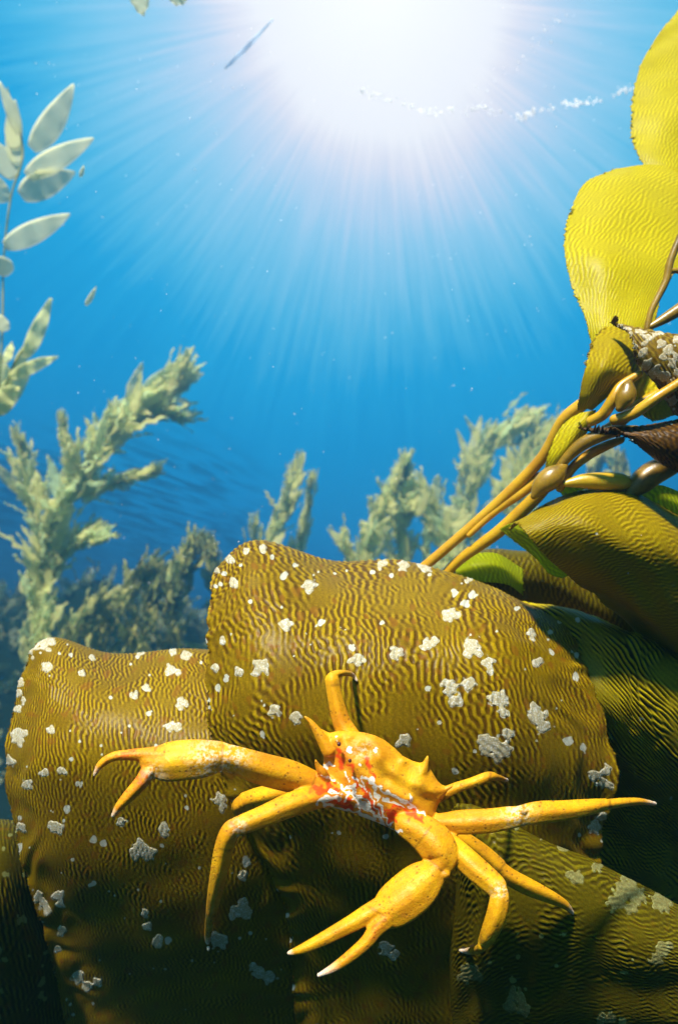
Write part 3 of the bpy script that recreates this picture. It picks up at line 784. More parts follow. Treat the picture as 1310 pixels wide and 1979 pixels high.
# ------------------------------------------------------------------ the crab
def crab():
    AV, AF = [], []
    zone = []     # per vertex: red joint amount, tip amount

    def addgeo(V, F, red=0.0, tip=None):
        o = sum(len(a) for a in AV)
        AV.append(np.asarray(V)); AF.extend([tuple(int(i) + o for i in f) for f in F])
        z = np.zeros((len(V), 2)); z[:, 0] = red
        if tip is not None: z[:, 1] = tip
        zone.append(z)

    BD = .288
    poly = [(589, 1389), (603, 1397), (620, 1408), (637, 1416), (652, 1412), (677, 1412), (703, 1415), (725, 1421), (745, 1431), (762, 1445), (779, 1461), (797, 1470), (812, 1474), (819, 1471), (825, 1466),
            (829, 1474), (832, 1486), (838, 1497), (845, 1508), (853, 1516), (861, 1519), (870, 1521), (864, 1530), (856, 1543), (847, 1554), (842, 1568), (842, 1585),
            (836, 1605), (820, 1625), (800, 1622), (777, 1614), (755, 1602), (732, 1591), (703, 1580), (674, 1570), (645, 1561), (617, 1553), (607, 1540), (609, 1522), (617, 1505), (624, 1488), (625, 1470), (624, 1452), (617, 1434), (608, 1414)]
    n0 = len(poly)
    po = np.array(poly, float)
    # finer rim
    rim = []
    for a, b in zip(po, np.roll(po, -1, 0)):
        k = max(1, int(np.hypot(*(b - a)) / 5))
        for i in range(k): rim.append(a + (b - a) * i / k)
    rim = np.array(rim)
    xs, ys = np.meshgrid(np.arange(585, 875, 4.5), np.arange(1385, 1630, 4.5)); xs = xs + (np.arange(len(ys)) % 2)[:, None] * 2.2
    q = np.stack([xs.ravel(), ys.ravel()], -1)
    ins = np.zeros(len(q), bool)
    for a, b in zip(po, np.roll(po, -1, 0)):
        c = ((a[1] > q[:, 1]) != (b[1] > q[:, 1])) & (q[:, 0] < (b[0] - a[0]) * (q[:, 1] - a[1]) / (b[1] - a[1] + 1e-9) + a[0])
        ins ^= c

    def dseg(p, a, b):
        ab = b - a; t = np.clip(((p - a) @ ab) / (ab @ ab), 0, 1)
        return np.linalg.norm(p - (a + t[:, None] * ab), axis=1)

    def dpoly(p, loop, closed=True):
        d = np.full(len(p), 1e9)
        nx = list(zip(loop[:-1], loop[1:])) + ([(loop[-1], loop[0])] if closed else [])
        for a, b in nx: d = np.minimum(d, dseg(p, a, b))
        return d
    q = q[ins]; q = q[dpoly(q, po) > 3.0]
    allp = np.concatenate([rim, q])
    res = delaunay_2d_cdt([Vector(p) for p in allp], [], [list(range(len(rim)))], 1, 1e-6)
    pv = np.array([list(p) for p in res[0]]); pf = [tuple(f) for f in res[2]]
    de = dpoly(pv, po); de[de < .01] = 0
    H = 32.0
    t = np.clip(de / 62.0, 0, 1)
    z = H * (.55 * np.sqrt(np.clip(1 - (1 - t) ** 2, 0, 1)) + .45 * t)
    rl = np.array([(640, 1425), (668, 1462), (704, 1500), (755, 1530), (800, 1552), (842, 1582)], float)
    dr = dpoly(pv, rl, False)
    z = z + 5 * np.exp(-(dr / 10.0) ** 2) * np.clip(de / 15, 0, 1) 
    ms = np.array([(720, 1425), (735, 1470), (770, 1500), (830, 1530)], float)
    z = z + 5 * np.exp(-(dpoly(pv, ms, False) / 12.0) ** 2) * np.clip(de / 15, 0, 1)
    for (bx, by, br, bh) in [(793, 1542, 5, 6), (828, 1540, 9, -5), (745, 1505, 12, -4), (715, 1450, 10, -4), (780, 1470, 9, 6), (675, 1425, 7, 6), (690, 1440, 12, 5), (735, 1462, 14, 5), (765, 1490, 13, 4), (700, 1470, 10, 4), (812, 1515, 12, 5), (652, 1428, 7, 7), (666, 1500, 10, 4), (760, 1565, 12, 5), (700, 1540, 10, 5), (725, 1555, 9, 4), (650, 1530, 10, 4), (680, 1520, 9, 3)]:
        z = z + bh * np.exp(-((pv[:, 0] - bx) ** 2 + (pv[:, 1] - by) ** 2) / br ** 2) * (de > 2)
    pm = BD / FOC
    front = P(pv[:, 0], pv[:, 1], BD - z * pm)
    backz = 70 * np.sqrt(np.clip(1 - (1 - t) ** 2, 0, 1))
    # the two skins meet along the rim
    inner = de > 0
    idx2 = np.arange(len(pv)); idx2[inner] = len(pv) + np.arange(inner.sum())
    backv = P(pv[inner, 0], pv[inner, 1], BD + backz[inner] * pm)
    F = []
    for f in pf:
        F.append(f[::-1]); F.append(tuple(idx2[i] for i in f))
    addgeo(np.concatenate([front, backv]), F)

    def limb(pts, red=0.0, tipn=0, flat=.9, knob=()):
        pts = [list(p) for p in pts]
        V, Fc = tube_geo(pts, nseg=24, nring=7, flat=flat, rscale=.88, keel=.085)
        o = P(np.array([p[0] for p in pts]), np.array([p[1] for p in pts]), np.array([p[2] for p in pts]))
        tip = None
        if tipn:
            e = o[-1]; L = np.linalg.norm(o[-1] - o[-1 - tipn])
            tip = np.clip(1 - np.linalg.norm(V - e, axis=1) / L, 0, 1)
        addgeo(V, Fc, red, tip)

    gs = lambda x, y, off=.004: surf_depth(x, y) - off
    # left claw arm, hand and fingers
    limb([(668, 1535, .284, 24), (630, 1525, .282, 24), (600, 1514, .280, 27), (560, 1500, .276, 31), (510, 1487, .270, 31), (465, 1472, .265, 28), (432, 1461, .262, 25)])
    limb([(440, 1463, .262, 24), (424, 1462, .262, 30), (394, 1466, .260, 37), (355, 1469, .259, 39.5), (318, 1472, .259, 37), (288, 1468, .259, 24)], flat=.72)
    limb([(318, 1462, .259, 23), (284, 1459, .259, 15), (250, 1459, .258, 11), (218, 1463, .257, 9.5), (195, 1478, .257, 8), (183, 1498, .257, 4)], tipn=2, red=.4)
    limb([(318, 1478, .259, 24), (291, 1490, .257, 17), (272, 1514, .255, 15), (247, 1541, .254, 12.5), (230, 1560, .254, 9), (218, 1577, .254, 4)], tipn=2, red=.4)
    # front left walking leg
    limb([(640, 1540, .280, 20), (610, 1542, .274, 22), (565, 1554, .268, 24), (510, 1577, .262, 21), (462, 1596, .258, 19), (449, 1604, .258, 18)])
    limb([(462, 1592, .258, 14), (446, 1606, .258, 20), (433, 1640, .261, 20), (423, 1690, .266, 18), (413, 1740, .278, 14), (405, 1785, .305, 9), (402, 1815, gs(402, 1815), 6), (403, 1836, gs(403, 1836, .0015), 3)], tipn=2)
    # short hind leg seen end on, reaching back to the blade
    limb([(600, 1536, .292, 16), (555, 1530, .297, 18), (505, 1540, .305, 20), (472, 1550, .315, 19)])
    limb([(476, 1548, .312, 17), (462, 1560, .322, 16), (466, 1575, gs(466, 1575, .006), 9), (470, 1585, gs(470, 1585, .001), 4)], tipn=1)
    # top leg
    limb([(676, 1425, .300, 22), (660, 1395, .302, 19), (648, 1350, .303, 16), (641, 1312, .304, 15)])
    limb([(641, 1318, .304, 13), (645, 1306, .305, 10), (662, 1301, .312, 7), (680, 1304, gs(680, 1304, .004), 5), (690, 1316, gs(690, 1316, .001), 3)], tipn=2)
    # small right leg
    limb([(845, 1540, .298, 13), (878, 1524, .300, 11), (910, 1513, .302, 10), (944, 1501, .305, 10), (962, 1503, .315, 6.5), (980, 1508, gs(980, 1508, .002), 3.5)], tipn=2)
    # long right leg
    limb([(815, 1592, .288, 20), (850, 1590, .286, 18), (890, 1589, .284, 23), (945, 1586, .282, 23), (985, 1580, .282, 21), (1008, 1577, .283, 19)])
    limb([(1000, 1577, .283, 18), (1040, 1570, .284, 21), (1090, 1566, .288, 19), (1140, 1559, .294, 15), (1172, 1554, .300, 11)])
    limb([(1168, 1555, .299, 10), (1200, 1551, .308, 9), (1235, 1549, .322, 7), (1265, 1553, .340, 4)], tipn=2)
    # lower right legs
    limb([(858, 1608, .296, 18), (892, 1624, .300, 19), (930, 1650, .305, 20), (965, 1678, .308, 18)])
    limb([(958, 1672, .307, 15), (985, 1695, .309, 17), (1025, 1716, .313, 16.5), (1062, 1733, .317, 13), (1090, 1748, .322, 9), (1106, 1764, gs(1106, 1764, .0015), 4)], tipn=2)
    limb([(850, 1620, .284, 22), (880, 1644, .278, 24), (920, 1680, .272, 25), (955, 1710, .268, 23), (964, 1722, .267, 19)])
    limb([(964, 1716, .267, 16), (965, 1735, .265, 19), (958, 1770, .265, 20), (944, 1805, .268, 17), (933, 1824, .274, 12)])
    limb([(938, 1818, .272, 11), (925, 1834, .282, 8), (905, 1838, gs(905, 1838, .004), 6), (888, 1837, gs(888, 1837, .001), 3)], tipn=2)
    # right claw: shoulder, wrist, hand, fingers
    limb([(780, 1590, .282, 26), (812, 1606, .279, 34), (840, 1630, .276, 39), (852, 1655, .274, 34), (846, 1678, .272, 24)])
    limb([(850, 1668, .273, 20), (838, 1684, .271, 28), (815, 1706, .269, 40), (785, 1732, .267, 43), (752, 1756, .266, 38), (728, 1770, .266, 24)], flat=.75)
    limb([(750, 1750, .266, 24), (716, 1764, .265, 19), (675, 1787, .263, 15.5), (625, 1814, .262, 12.5), (585, 1833, .262, 9), (558, 1842, .262, 4.5)], tipn=1)
    limb([(752, 1768, .264, 22), (730, 1790, .262, 17), (708, 1820, .260, 13), (675, 1849, .259, 11), (643, 1871, .258, 8), (615, 1885, .258, 4)], tipn=3, red=.5)
    # knobs, face spines and mouthpart ridges
    for (x, y, d, r) in [(1010, 1567, .281, 9), (860, 1690, .269, 8)]:
        limb([(x - r * .6, y, d, r * .8), (x, y, d - .0005, r), (x + r * .6, y, d, r * .8)])
    limb([(636, 1452, .284, 15), (622, 1428, .284, 12), (608, 1406, .284, 8), (598, 1393, .284, 5), (589, 1385, .284, 3)])
    limb([(815, 1492, .286, 12), (822, 1476, .286, 7), (826, 1462, .286, 3)])
    limb([(840, 1536, .287, 12), (856, 1527, .287, 7), (873, 1519, .287, 3)])
    limb([(628, 1505, .281, 12), (622, 1492, .279, 10), (614, 1480, .278, 6), (610, 1470, .277, 3)])
    for (x0_, y0_, x1_, y1_) in [(664, 1530, 690, 1556)]:
        limb([(x0_, y0_, .2755, 7), ((x0_ + x1_) / 2, (y0_ + y1_) / 2, .2752, 9), (x1_, y1_, .2775, 6)], red=.2)

    V = np.concatenate(AV); Z = np.concatenate(zone)
    me = bpy.data.meshes.new('crab_raw'); me.from_pydata([tuple(p) for p in V], [], AF); me.update()
    ob = bpy.data.objects.new('crab_raw', me); COL.objects.link(ob)
    md = ob.modifiers.new('r', 'REMESH'); md.mode = 'VOXEL'; md.voxel_size = 0.00052; md.use_smooth_shade = True
    sm = ob.modifiers.new('s', 'SMOOTH'); sm.factor = .5; sm.iterations = 1
    dg = bpy.context.evaluated_depsgraph_get(); dg.update()
    ev = bpy.data.meshes.new_from_object(ob.evaluated_get(dg))
    bpy.data.objects.remove(ob); bpy.data.meshes.remove(me)
    co = np.zeros(len(ev.vertices) * 3); ev.vertices.foreach_get('co', co); co = co.reshape(-1, 3)
    kd = kdtree.KDTree(len(V))
    for i, p in enumerate(V): kd.insert(p, i)
    kd.balance()
    near = np.array([kd.find(p)[1] for p in co])
    # photo place of each vertex, used as a flat chart for the shell pattern
    dd = co @ FWD; px = (co @ RGT) / dd * FOC + CW; py = CH - (co @ UPV) / dd * FOC
    # marbled face below the ridge
    pts = np.stack([px, py], -1)
    face = np.zeros(len(pts), bool)
    fp = np.array([(628, 1425), (668, 1455), (706, 1498), (755, 1528), (800, 1550), (845, 1580), (815, 1590), (790, 1600), (750, 1608), (615, 1560), (600, 1520), (612, 1480), (630, 1470)], float)
    for a, b in zip(fp, np.roll(fp, -1, 0)):
        face ^= ((a[1] > py) != (b[1] > py)) & (px < (b[0] - a[0]) * (py - a[1]) / (b[1] - a[1] + 1e-9) + a[0])
    df = dpoly(pts, fp)
    fm = np.clip(np.where(face, 0.5 + df / 22, 0.5 - df / 22), 0, 1) * (dd < .30)
    wj = np.zeros(len(pts))
    for (x, y, r) in [(402, 1465, 30), (400, 1490, 22), (452, 1460, 26), (440, 1480, 18), (1000, 1575, 24), (300, 1500, 18), (700, 1450, 14), (462, 1600, 14), (965, 1722, 14)]:
        wj = np.maximum(wj, np.exp(-((px - x) ** 2 + (py - y) ** 2) / r ** 2))
    rj = np.zeros(len(pts))
    for (x, y, r) in [(618, 1528, 26), (665, 1460, 20), (272, 1500, 22), (250, 1462, 24)]:
        rj = np.maximum(rj, np.exp(-((px - x) ** 2 + (py - y) ** 2) / r ** 2))
    off = co.mean(0)
    ev.vertices.foreach_set('co', (co - off).ravel())
    def strokes(lst, soft=1.6):
        m_ = np.zeros(len(pts)); wv_ = np.clip(vnoise(px, py, 95, 13), -1.5, 1.5)
        wx = pts + np.stack([vnoise(px, py, 91, 20), vnoise(px, py, 92, 20)], -1) * 2.3
        for wd, *pl in lst:
            pl = [np.array(p, float) for p in pl]
            if len(pl) == 1: pl.append(pl[0] + .5)
            d_ = dpoly(wx, pl, False)
            m_ = np.maximum(m_, np.clip((wd * (.9 + .3 * wv_) - d_) / soft + .5, 0, 1))
        return m_ * (dd < .30)
    white = strokes([(3.0, (708, 1504), (729, 1520), (763, 1540), (790, 1554), (821, 1578)), (3.6, (617, 1550), (661, 1565), (702, 1577), (736, 1592), (773, 1609)),
                     (7.5, (678, 1523), (690, 1542), (706, 1560)), (2.2, (715, 1530), (724, 1556), (736, 1584)), (2.2, (705, 1543), (722, 1574), (742, 1593)), (4.2, (625, 1481), (645, 1480)),
                     (2.6, (622, 1496), (647, 1509)), (4.2, (623, 1543), (654, 1543)), (2.6, (657, 1516), (671, 1530), (666, 1547)), (2.2, (737, 1557), (742, 1581), (756, 1594)),
                     (2.6, (739, 1543), (780, 1558)), (4.5, (676, 1450)), (3.6, (724, 1448)), (4.2, (696, 1477)), (6, (793, 1542)), (3.2, (650, 1424)), (2.2, (684, 1503), (697, 1518)),
                     (2.2, (722, 1523), (729, 1547)), (2.0, (640, 1530), (660, 1536)), (1.8, (664, 1492), (676, 1512)), (2.0, (698, 1500), (706, 1530)), (3, (700, 1575), (690, 1556))])
    redm_ = strokes([(9, (613, 1527), (640, 1523)), (10, (671, 1550)), (6.5, (698, 1564)), (12, (756, 1578)), (8, (793, 1576)), (4.5, (708, 1469), (722, 1503)), (3, (712, 1515), (717, 1537)),
                     (5, (654, 1452), (660, 1480)), (6, (700, 1520), (724, 1566)), (7, (640, 1545), (676, 1560)), (5, (780, 1560), (815, 1585)), (5, (742, 1566), (770, 1558)), (4, (690, 1520), (684, 1500)), (4, (730, 1560), (733, 1572)), (4, (650, 1530), (662, 1524)), (3, (672, 1476), (684, 1490))], 4.0)
    sj = np.zeros(len(pts))
    for (ax, ay, bx, by) in [(431, 1440, 427, 1490), (308, 1430, 300, 1450), (309, 1492, 300, 1510), (446, 1590, 468, 1612), (424, 1640, 443, 1645), (641, 1325, 662, 1322), (1012, 1552, 1006, 1594),
                             (1178, 1546, 1176, 1566), (948, 1728, 982, 1722), (960, 1690, 978, 1664), (830, 1662, 862, 1690), (712, 1752, 745, 1772), (722, 1790, 745, 1778), (612, 1497, 598, 1532), (800, 1640, 832, 1598), (945, 1506, 948, 1494)]:
        sj = np.maximum(sj, np.exp(-(dseg(pts, np.array([ax, ay], float), np.array([bx, by], float)) / 2.6) ** 2))
    for k, a in (('white', white), ('redspot', redm_), ('seam', sj), ('face', fm), ('joint', wj), ('red', np.maximum(rj, Z[near, 0] * .7)), ('tip', Z[near, 1])):
        at = ev.attributes.new(k, 'FLOAT', 'POINT'); at.data.foreach_set('value', np.asarray(a, np.float32))
    at = ev.attributes.new('chart', 'FLOAT_VECTOR', 'POINT')
    at.data.foreach_set('vector', np.stack([px / 100, py / 100, dd * 10], -1).astype(np.float32).ravel())
    ev.polygons.foreach_set('use_smooth', [True] * len(ev.polygons))
    ev.update()
    ev.name = 'crab'
    m, T = new_mat('crab_shell')
    ch = T.attr('chart', 'Vector')
    n1 = T.noise(ch, 1.6, 4, .6); n2 = T.noise(ch, 9, 3, .6); n3 = T.noise(ch, 34, 2, .6)
    col = T.mix(T.maprange(n1, .3, .7), (.45, .175, .002, 1), (.62, .325, .003, 1))
    col = T.mix(T.maprange(n2, .5, .75, 0, .55), col, (.34, .12, .003, 1))
    vo = T.add('ShaderNodeTexVoronoi'); T.link(ch, vo.inputs['Vector']); vo.inputs['Scale'].default_value = 11
    dots = T.math('MULTIPLY', T.maprange(vo.outputs['Distance'], .30, .12), T.maprange(n2, .42, .6))
    col = T.mix(T.math('MULTIPLY', dots, .8), col, (.10, .04, .003, 1))
    fine = T.maprange(n3, .60, .72, 0, .6)
    col = T.mix(fine, col, (.30, .12, .004, 1))
    col = T.mix(T.math('MULTIPLY', T.attr('red'), T.maprange(n2, .35, .6, .2, .95)), col, (.52, .075, .006, 1))
    # marbling on the face: orange ground, red spots and white lines
    col = T.mix(T.math('MULTIPLY', T.attr('face'), .7), col, (.60, .21, .004, 1))
    col = T.mix(T.attr('redspot'), col, (.62, .055, .004, 1))
    col = T.mix(T.maprange(T.math('ADD', T.attr('white'), T.math('MULTIPLY', T.math('SUBTRACT', n3, .5), .5)), .35, .6), col, (.66, .60, .50, 1))
    jm = T.math('MULTIPLY', T.attr('joint'), T.maprange(T.noise(ch, 14, 3, .6), .45, .58))
    col = T.mix(T.math('MULTIPLY', jm, .85), col, (.60, .52, .36, 1))
    col = T.mix(T.maprange(T.attr('tip'), .55, .95), col, (.60, .46, .34, 1))
    col = T.mix(T.math('MULTIPLY', T.attr('seam'), .55), col, (.10, .035, .004, 1))
    bs = T.add('ShaderNodeBsdfPrincipled'); T.link(col, bs.inputs['Base Color'])
    T.link(T.maprange(n2, .3, .7, .38, .7), bs.inputs['Roughness']); bs.inputs['Specular IOR Level'].default_value = .28
    bs.inputs['Subsurface Weight'].default_value = .12; bs.inputs['Subsurface Radius'].default_value = (.004, .0018, .0004); bs.inputs['Subsurface Scale'].default_value = 1.0
    bp = T.add('ShaderNodeBump'); bp.inputs['Strength'].default_value = .45; bp.inputs['Distance'].default_value = .0007
    T.link(T.math('ADD', T.math('ADD', T.math('MULTIPLY', n2, .8), T.math('MULTIPLY', n3, .6)), T.math('MULTIPLY', dots, -.5)), bp.inputs['Height']); T.link(bp.outputs[0], bs.inputs['Normal'])
    out = T.add('ShaderNodeOutputMaterial'); T.link(bs.outputs[0], out.inputs[0])
    ev.materials.clear(); ev.materials.append(m)
    o = bpy.data.objects.new('crab', ev); COL.objects.link(o); o.location = tuple(off)
    tagd(o, 'orange-yellow kelp crab with red and white marbled face, claws spread across the brown kelp', 'crab')
    # eyes
    em, T = new_mat('eye_dark'); bs = T.add('ShaderNodeBsdfPrincipled'); bs.inputs['Base Color'].default_value = (.06, .015, .01, 1); bs.inputs['Roughness'].default_value = .12
    ou = T.add('ShaderNodeOutputMaterial'); T.link(bs.outputs[0], ou.inputs[0])
    for (x, y, d, r) in [(655, 1438, .2785, 4.5), (676, 1470, .2772, 4.0)]:
        tube('eye', [(x - 1, y, d, r * .75), (x, y, d - .0003, r), (x + 1, y, d, r * .75)], em, o, nring=3, nseg=14)


crab()

# ------------------------------------------------------------------ kelp in the distance
def far_mat(name, c1, c2, tr, tw=.5, clear=.25):
    m, T = new_mat(name)
    tcn = T.add('ShaderNodeTexCoord'); n = T.noise(tcn.outputs['Object'], 14, 4, .6)
    col = T.mix(T.maprange(n, .35, .65), c1, c2)
    bs = T.add('ShaderNodeBsdfPrincipled'); T.link(col, bs.inputs['Base Color']); bs.inputs['Roughness'].default_value = .6
    t = T.add('ShaderNodeBsdfTranslucent'); t.inputs['Color'].default_value = tr
    out = T.add('ShaderNodeOutputMaterial'); cl = T.add('ShaderNodeBsdfTransparent')
    T.link(T.mixsh(clear, T.mixsh(tw, bs.outputs[0], t.outputs[0]), cl.outputs[0]), out.inputs[0])
    return m


FM1 = far_mat('distant_kelp_pale', (.50, .44, .12, 1), (.84, .74, .30, 1), (.66, .82, .46, 1), .6, .42)
FM2 = far_mat('distant_kelp_green', (.10, .18, .05, 1), (.58, .52, .14, 1), (.3, .4, .12, 1), .3, .3)


def leaf_geo(base, direc, side, L, Wd, rnd, ruff=.12, nl=9, nw=5, curl=0.3):
    """one blade: narrow at the foot, widest a third up, pointed, with a wavy rim"""
    direc = direc / np.linalg.norm(direc); side = side - direc * (side @ direc); side /= np.linalg.norm(side) + 1e-9
    nor = np.cross(direc, side)
    t = np.linspace(0, 1, nl)[:, None]; s = np.linspace(-1, 1, nw)[None, :]
    wdt = Wd * np.sin(np.pi * np.clip(t * .93 + .05, 0, 1) ** .75) ** .8
    ph = rnd.uniform(0, 6.28); fr = rnd.uniform(14, 22)
    bend = curl * L * t ** 2
    z = ruff * Wd * 2 * np.abs(s) ** 2 * np.sin(fr * t + ph + (s > 0) * 1.7)
    sidebend = rnd.uniform(-.15, .15) * L * t ** 2
    V = base + direc * (L * t)[..., None] * 1.0 + side * (s * wdt + sidebend)[..., None] + nor * (bend + z + 0 * s)[..., None]
    return V.reshape(-1, 3), grid_faces(nl, nw)


def kelp_plant(name, paths, depth, label, mat, seed, leafL=(50, 90), leafW=(9, 16), density=26, spread=1.0, group='kelp plants standing in the blue distance', up=.5):
    rnd = random.Random(seed); rn = np.random.RandomState(seed)
    b = paths[0][0]
    root = empty(name, P(b[0], b[1], depth), label, 'kelp', group)
    SV, SF, LV, LF = [], [], [], []
    so_, lo = 0, 0
    for path in paths:
        pp = np.array([(p[0], p[1], depth + rnd.uniform(-.1, .1) * depth * .5, p[2] if len(p) > 2 else 1.0) for p in path], float)
        q = pp.copy(); q[:, 3] = 2.5
        V, F = tube_geo(q, nseg=6, nring=4)
        SV.append(V); SF += [tuple(i + so_ for i in f) for f in F]; so_ += len(V)
        L = np.hypot(np.diff(pp[:, 0]), np.diff(pp[:, 1])).sum()
        n = max(4, int(L / 100 * density)); C = catmull(pp, n)
        for i in range(n):
            k = C[i]; tdir = (C[min(i + 2, n - 1)] - C[max(i - 2, 0)])[:2]
            tdir = np.append(tdir / (np.hypot(*tdir) + 1e-9), 0)
            base = P(*k[:3])
            w_ = k[3] * spread
            d3 = (tdir[0] * RGT - tdir[1] * UPV)
            rr_ = rn.normal(0, 1, 3) * .42 * w_
            dv = d3 * 1.0 + rr_ + np.array([0, 0, up * .4])
            s = depth / FOC
            V, F = leaf_geo(base + rn.normal(0, 1, 3) * 11 * w_ * s, dv, rn.normal(0, 1, 3), rnd.uniform(*leafL) * s * min(1.2, w_ + .25), rnd.uniform(*leafW) * s * min(1.2, w_ + .3), rnd, ruff=.24, curl=rnd.uniform(-.25, .25))
            LV.append(V); LF += [tuple(int(j) + lo for j in f) for f in F]; lo += len(V)
    mesh_obj('stipe', np.concatenate(SV), SF, FM2, root)
    lf = mesh_obj('foliage', np.concatenate(LV), LF, mat, root)
    sd = lf.modifiers.new('thickness', 'SOLIDIFY'); sd.thickness = .002
    return root


reef_kelp()
kelp_plant('kelp_plant', [[(60, 1290, 1.0), (75, 1150, 1.0), (90, 1050, 1.2), (120, 970, 1.3), (170, 890, 1.2), (230, 820, 1.2), (290, 775, 1.1), (335, 745, .7), (352, 712, .3)],
                          [(75, 1010, .8), (55, 950, .9), (45, 900, .6), (38, 850, .25)],
                          [(150, 960, .7), (200, 940, .7), (250, 925, .5), (298, 912, .25)],
                          [(150, 900, .5), (130, 860, .4), (122, 815, .25)],
                          [(90, 1130, .9), (130, 1060, .8), (190, 1040, .5)],
                          [(260, 810, .7), (310, 800, .6), (345, 805, .5)]], 3.5,
           'large pale kelp plant leaning right in the blue water at the left edge', FM1, 1, density=36, leafL=(35, 85), leafW=(5, 13), spread=.9)
kelp_plant('kelp_plant', [[(190, 1300, 1.0), (205, 1210, .9), (250, 1140, .8), (290, 1100, .5)], [(330, 1300, 1.0), (335, 1180, 1.1), (350, 1110, .9), (385, 1055, .5)],
                          [(270, 1300, 1.0), (280, 1200, 1.0), (310, 1120, .7)], [(430, 1250, 1), (425, 1150, .9), (410, 1080, .6)], [(140, 1290, 1), (150, 1220, .9), (190, 1170, .6)]], 4.2,
           'low tangle of green kelp just above the left foreground blade', FM2, 2, density=32, leafL=(30, 70), leafW=(4, 10), spread=1.0)
kelp_plant('kelp_plant', [[(500, 1160, 1.0), (530, 1030, .9), (560, 960, .7), (578, 890, .4)], [(495, 1080, .7), (492, 1010, .4)], [(570, 1080, .7), (592, 1010, .6), (603, 925, .35)]], 4.2,
           'small pale kelp sprig poking up behind the left shoulder of the arching blade', FM1, 3, density=30, leafL=(24, 56), leafW=(4, 10), spread=.9)
kelp_plant('kelp_plant', [[(700, 1170, 1.0), (705, 1070, 1.0), (740, 980, .8), (770, 930, .5), (785, 895, .25)], [(680, 1100, .8), (668, 1050, .5)],
                          [(850, 1150, 1.0), (850, 1050, 1.2), (830, 980, 1.0), (800, 955, .7)], [(780, 1120, 1.1), (770, 1040, 1.0), (790, 980, .9)]], 4.2,
           'bushy grey-green kelp plant left of the amber stems, behind the flat top of the blade', FM1, 4, density=34, leafL=(30, 70), leafW=(5, 12), spread=1.0)
kelp_plant('kelp_plant', [[(930, 1120, 1.0), (900, 1010, 1.2), (905, 930, 1.2), (940, 870, 1.0), (990, 830, .7), (1035, 805, .35)],
                          [(1000, 1050, 1.0), (1000, 950, 1.1), (1020, 880, .9), (1065, 835, .5)]], 4.6,
           'pale kelp plant curving right directly behind the amber stems', FM1, 5, density=36, leafL=(32, 74), leafW=(5, 12), spread=1.0)
kelp_plant('kelp_plant', [[(1110, 1100, 1.0), (1120, 1000, .9), (1140, 930, .6), (1165, 885, .4)], [(1220, 1060, 1), (1200, 960, .8), (1190, 890, .4)]], 5.2,
           'dim kelp plant glimpsed between the bladders at right', FM2, 6, density=22, leafL=(35, 60), leafW=(7, 12))


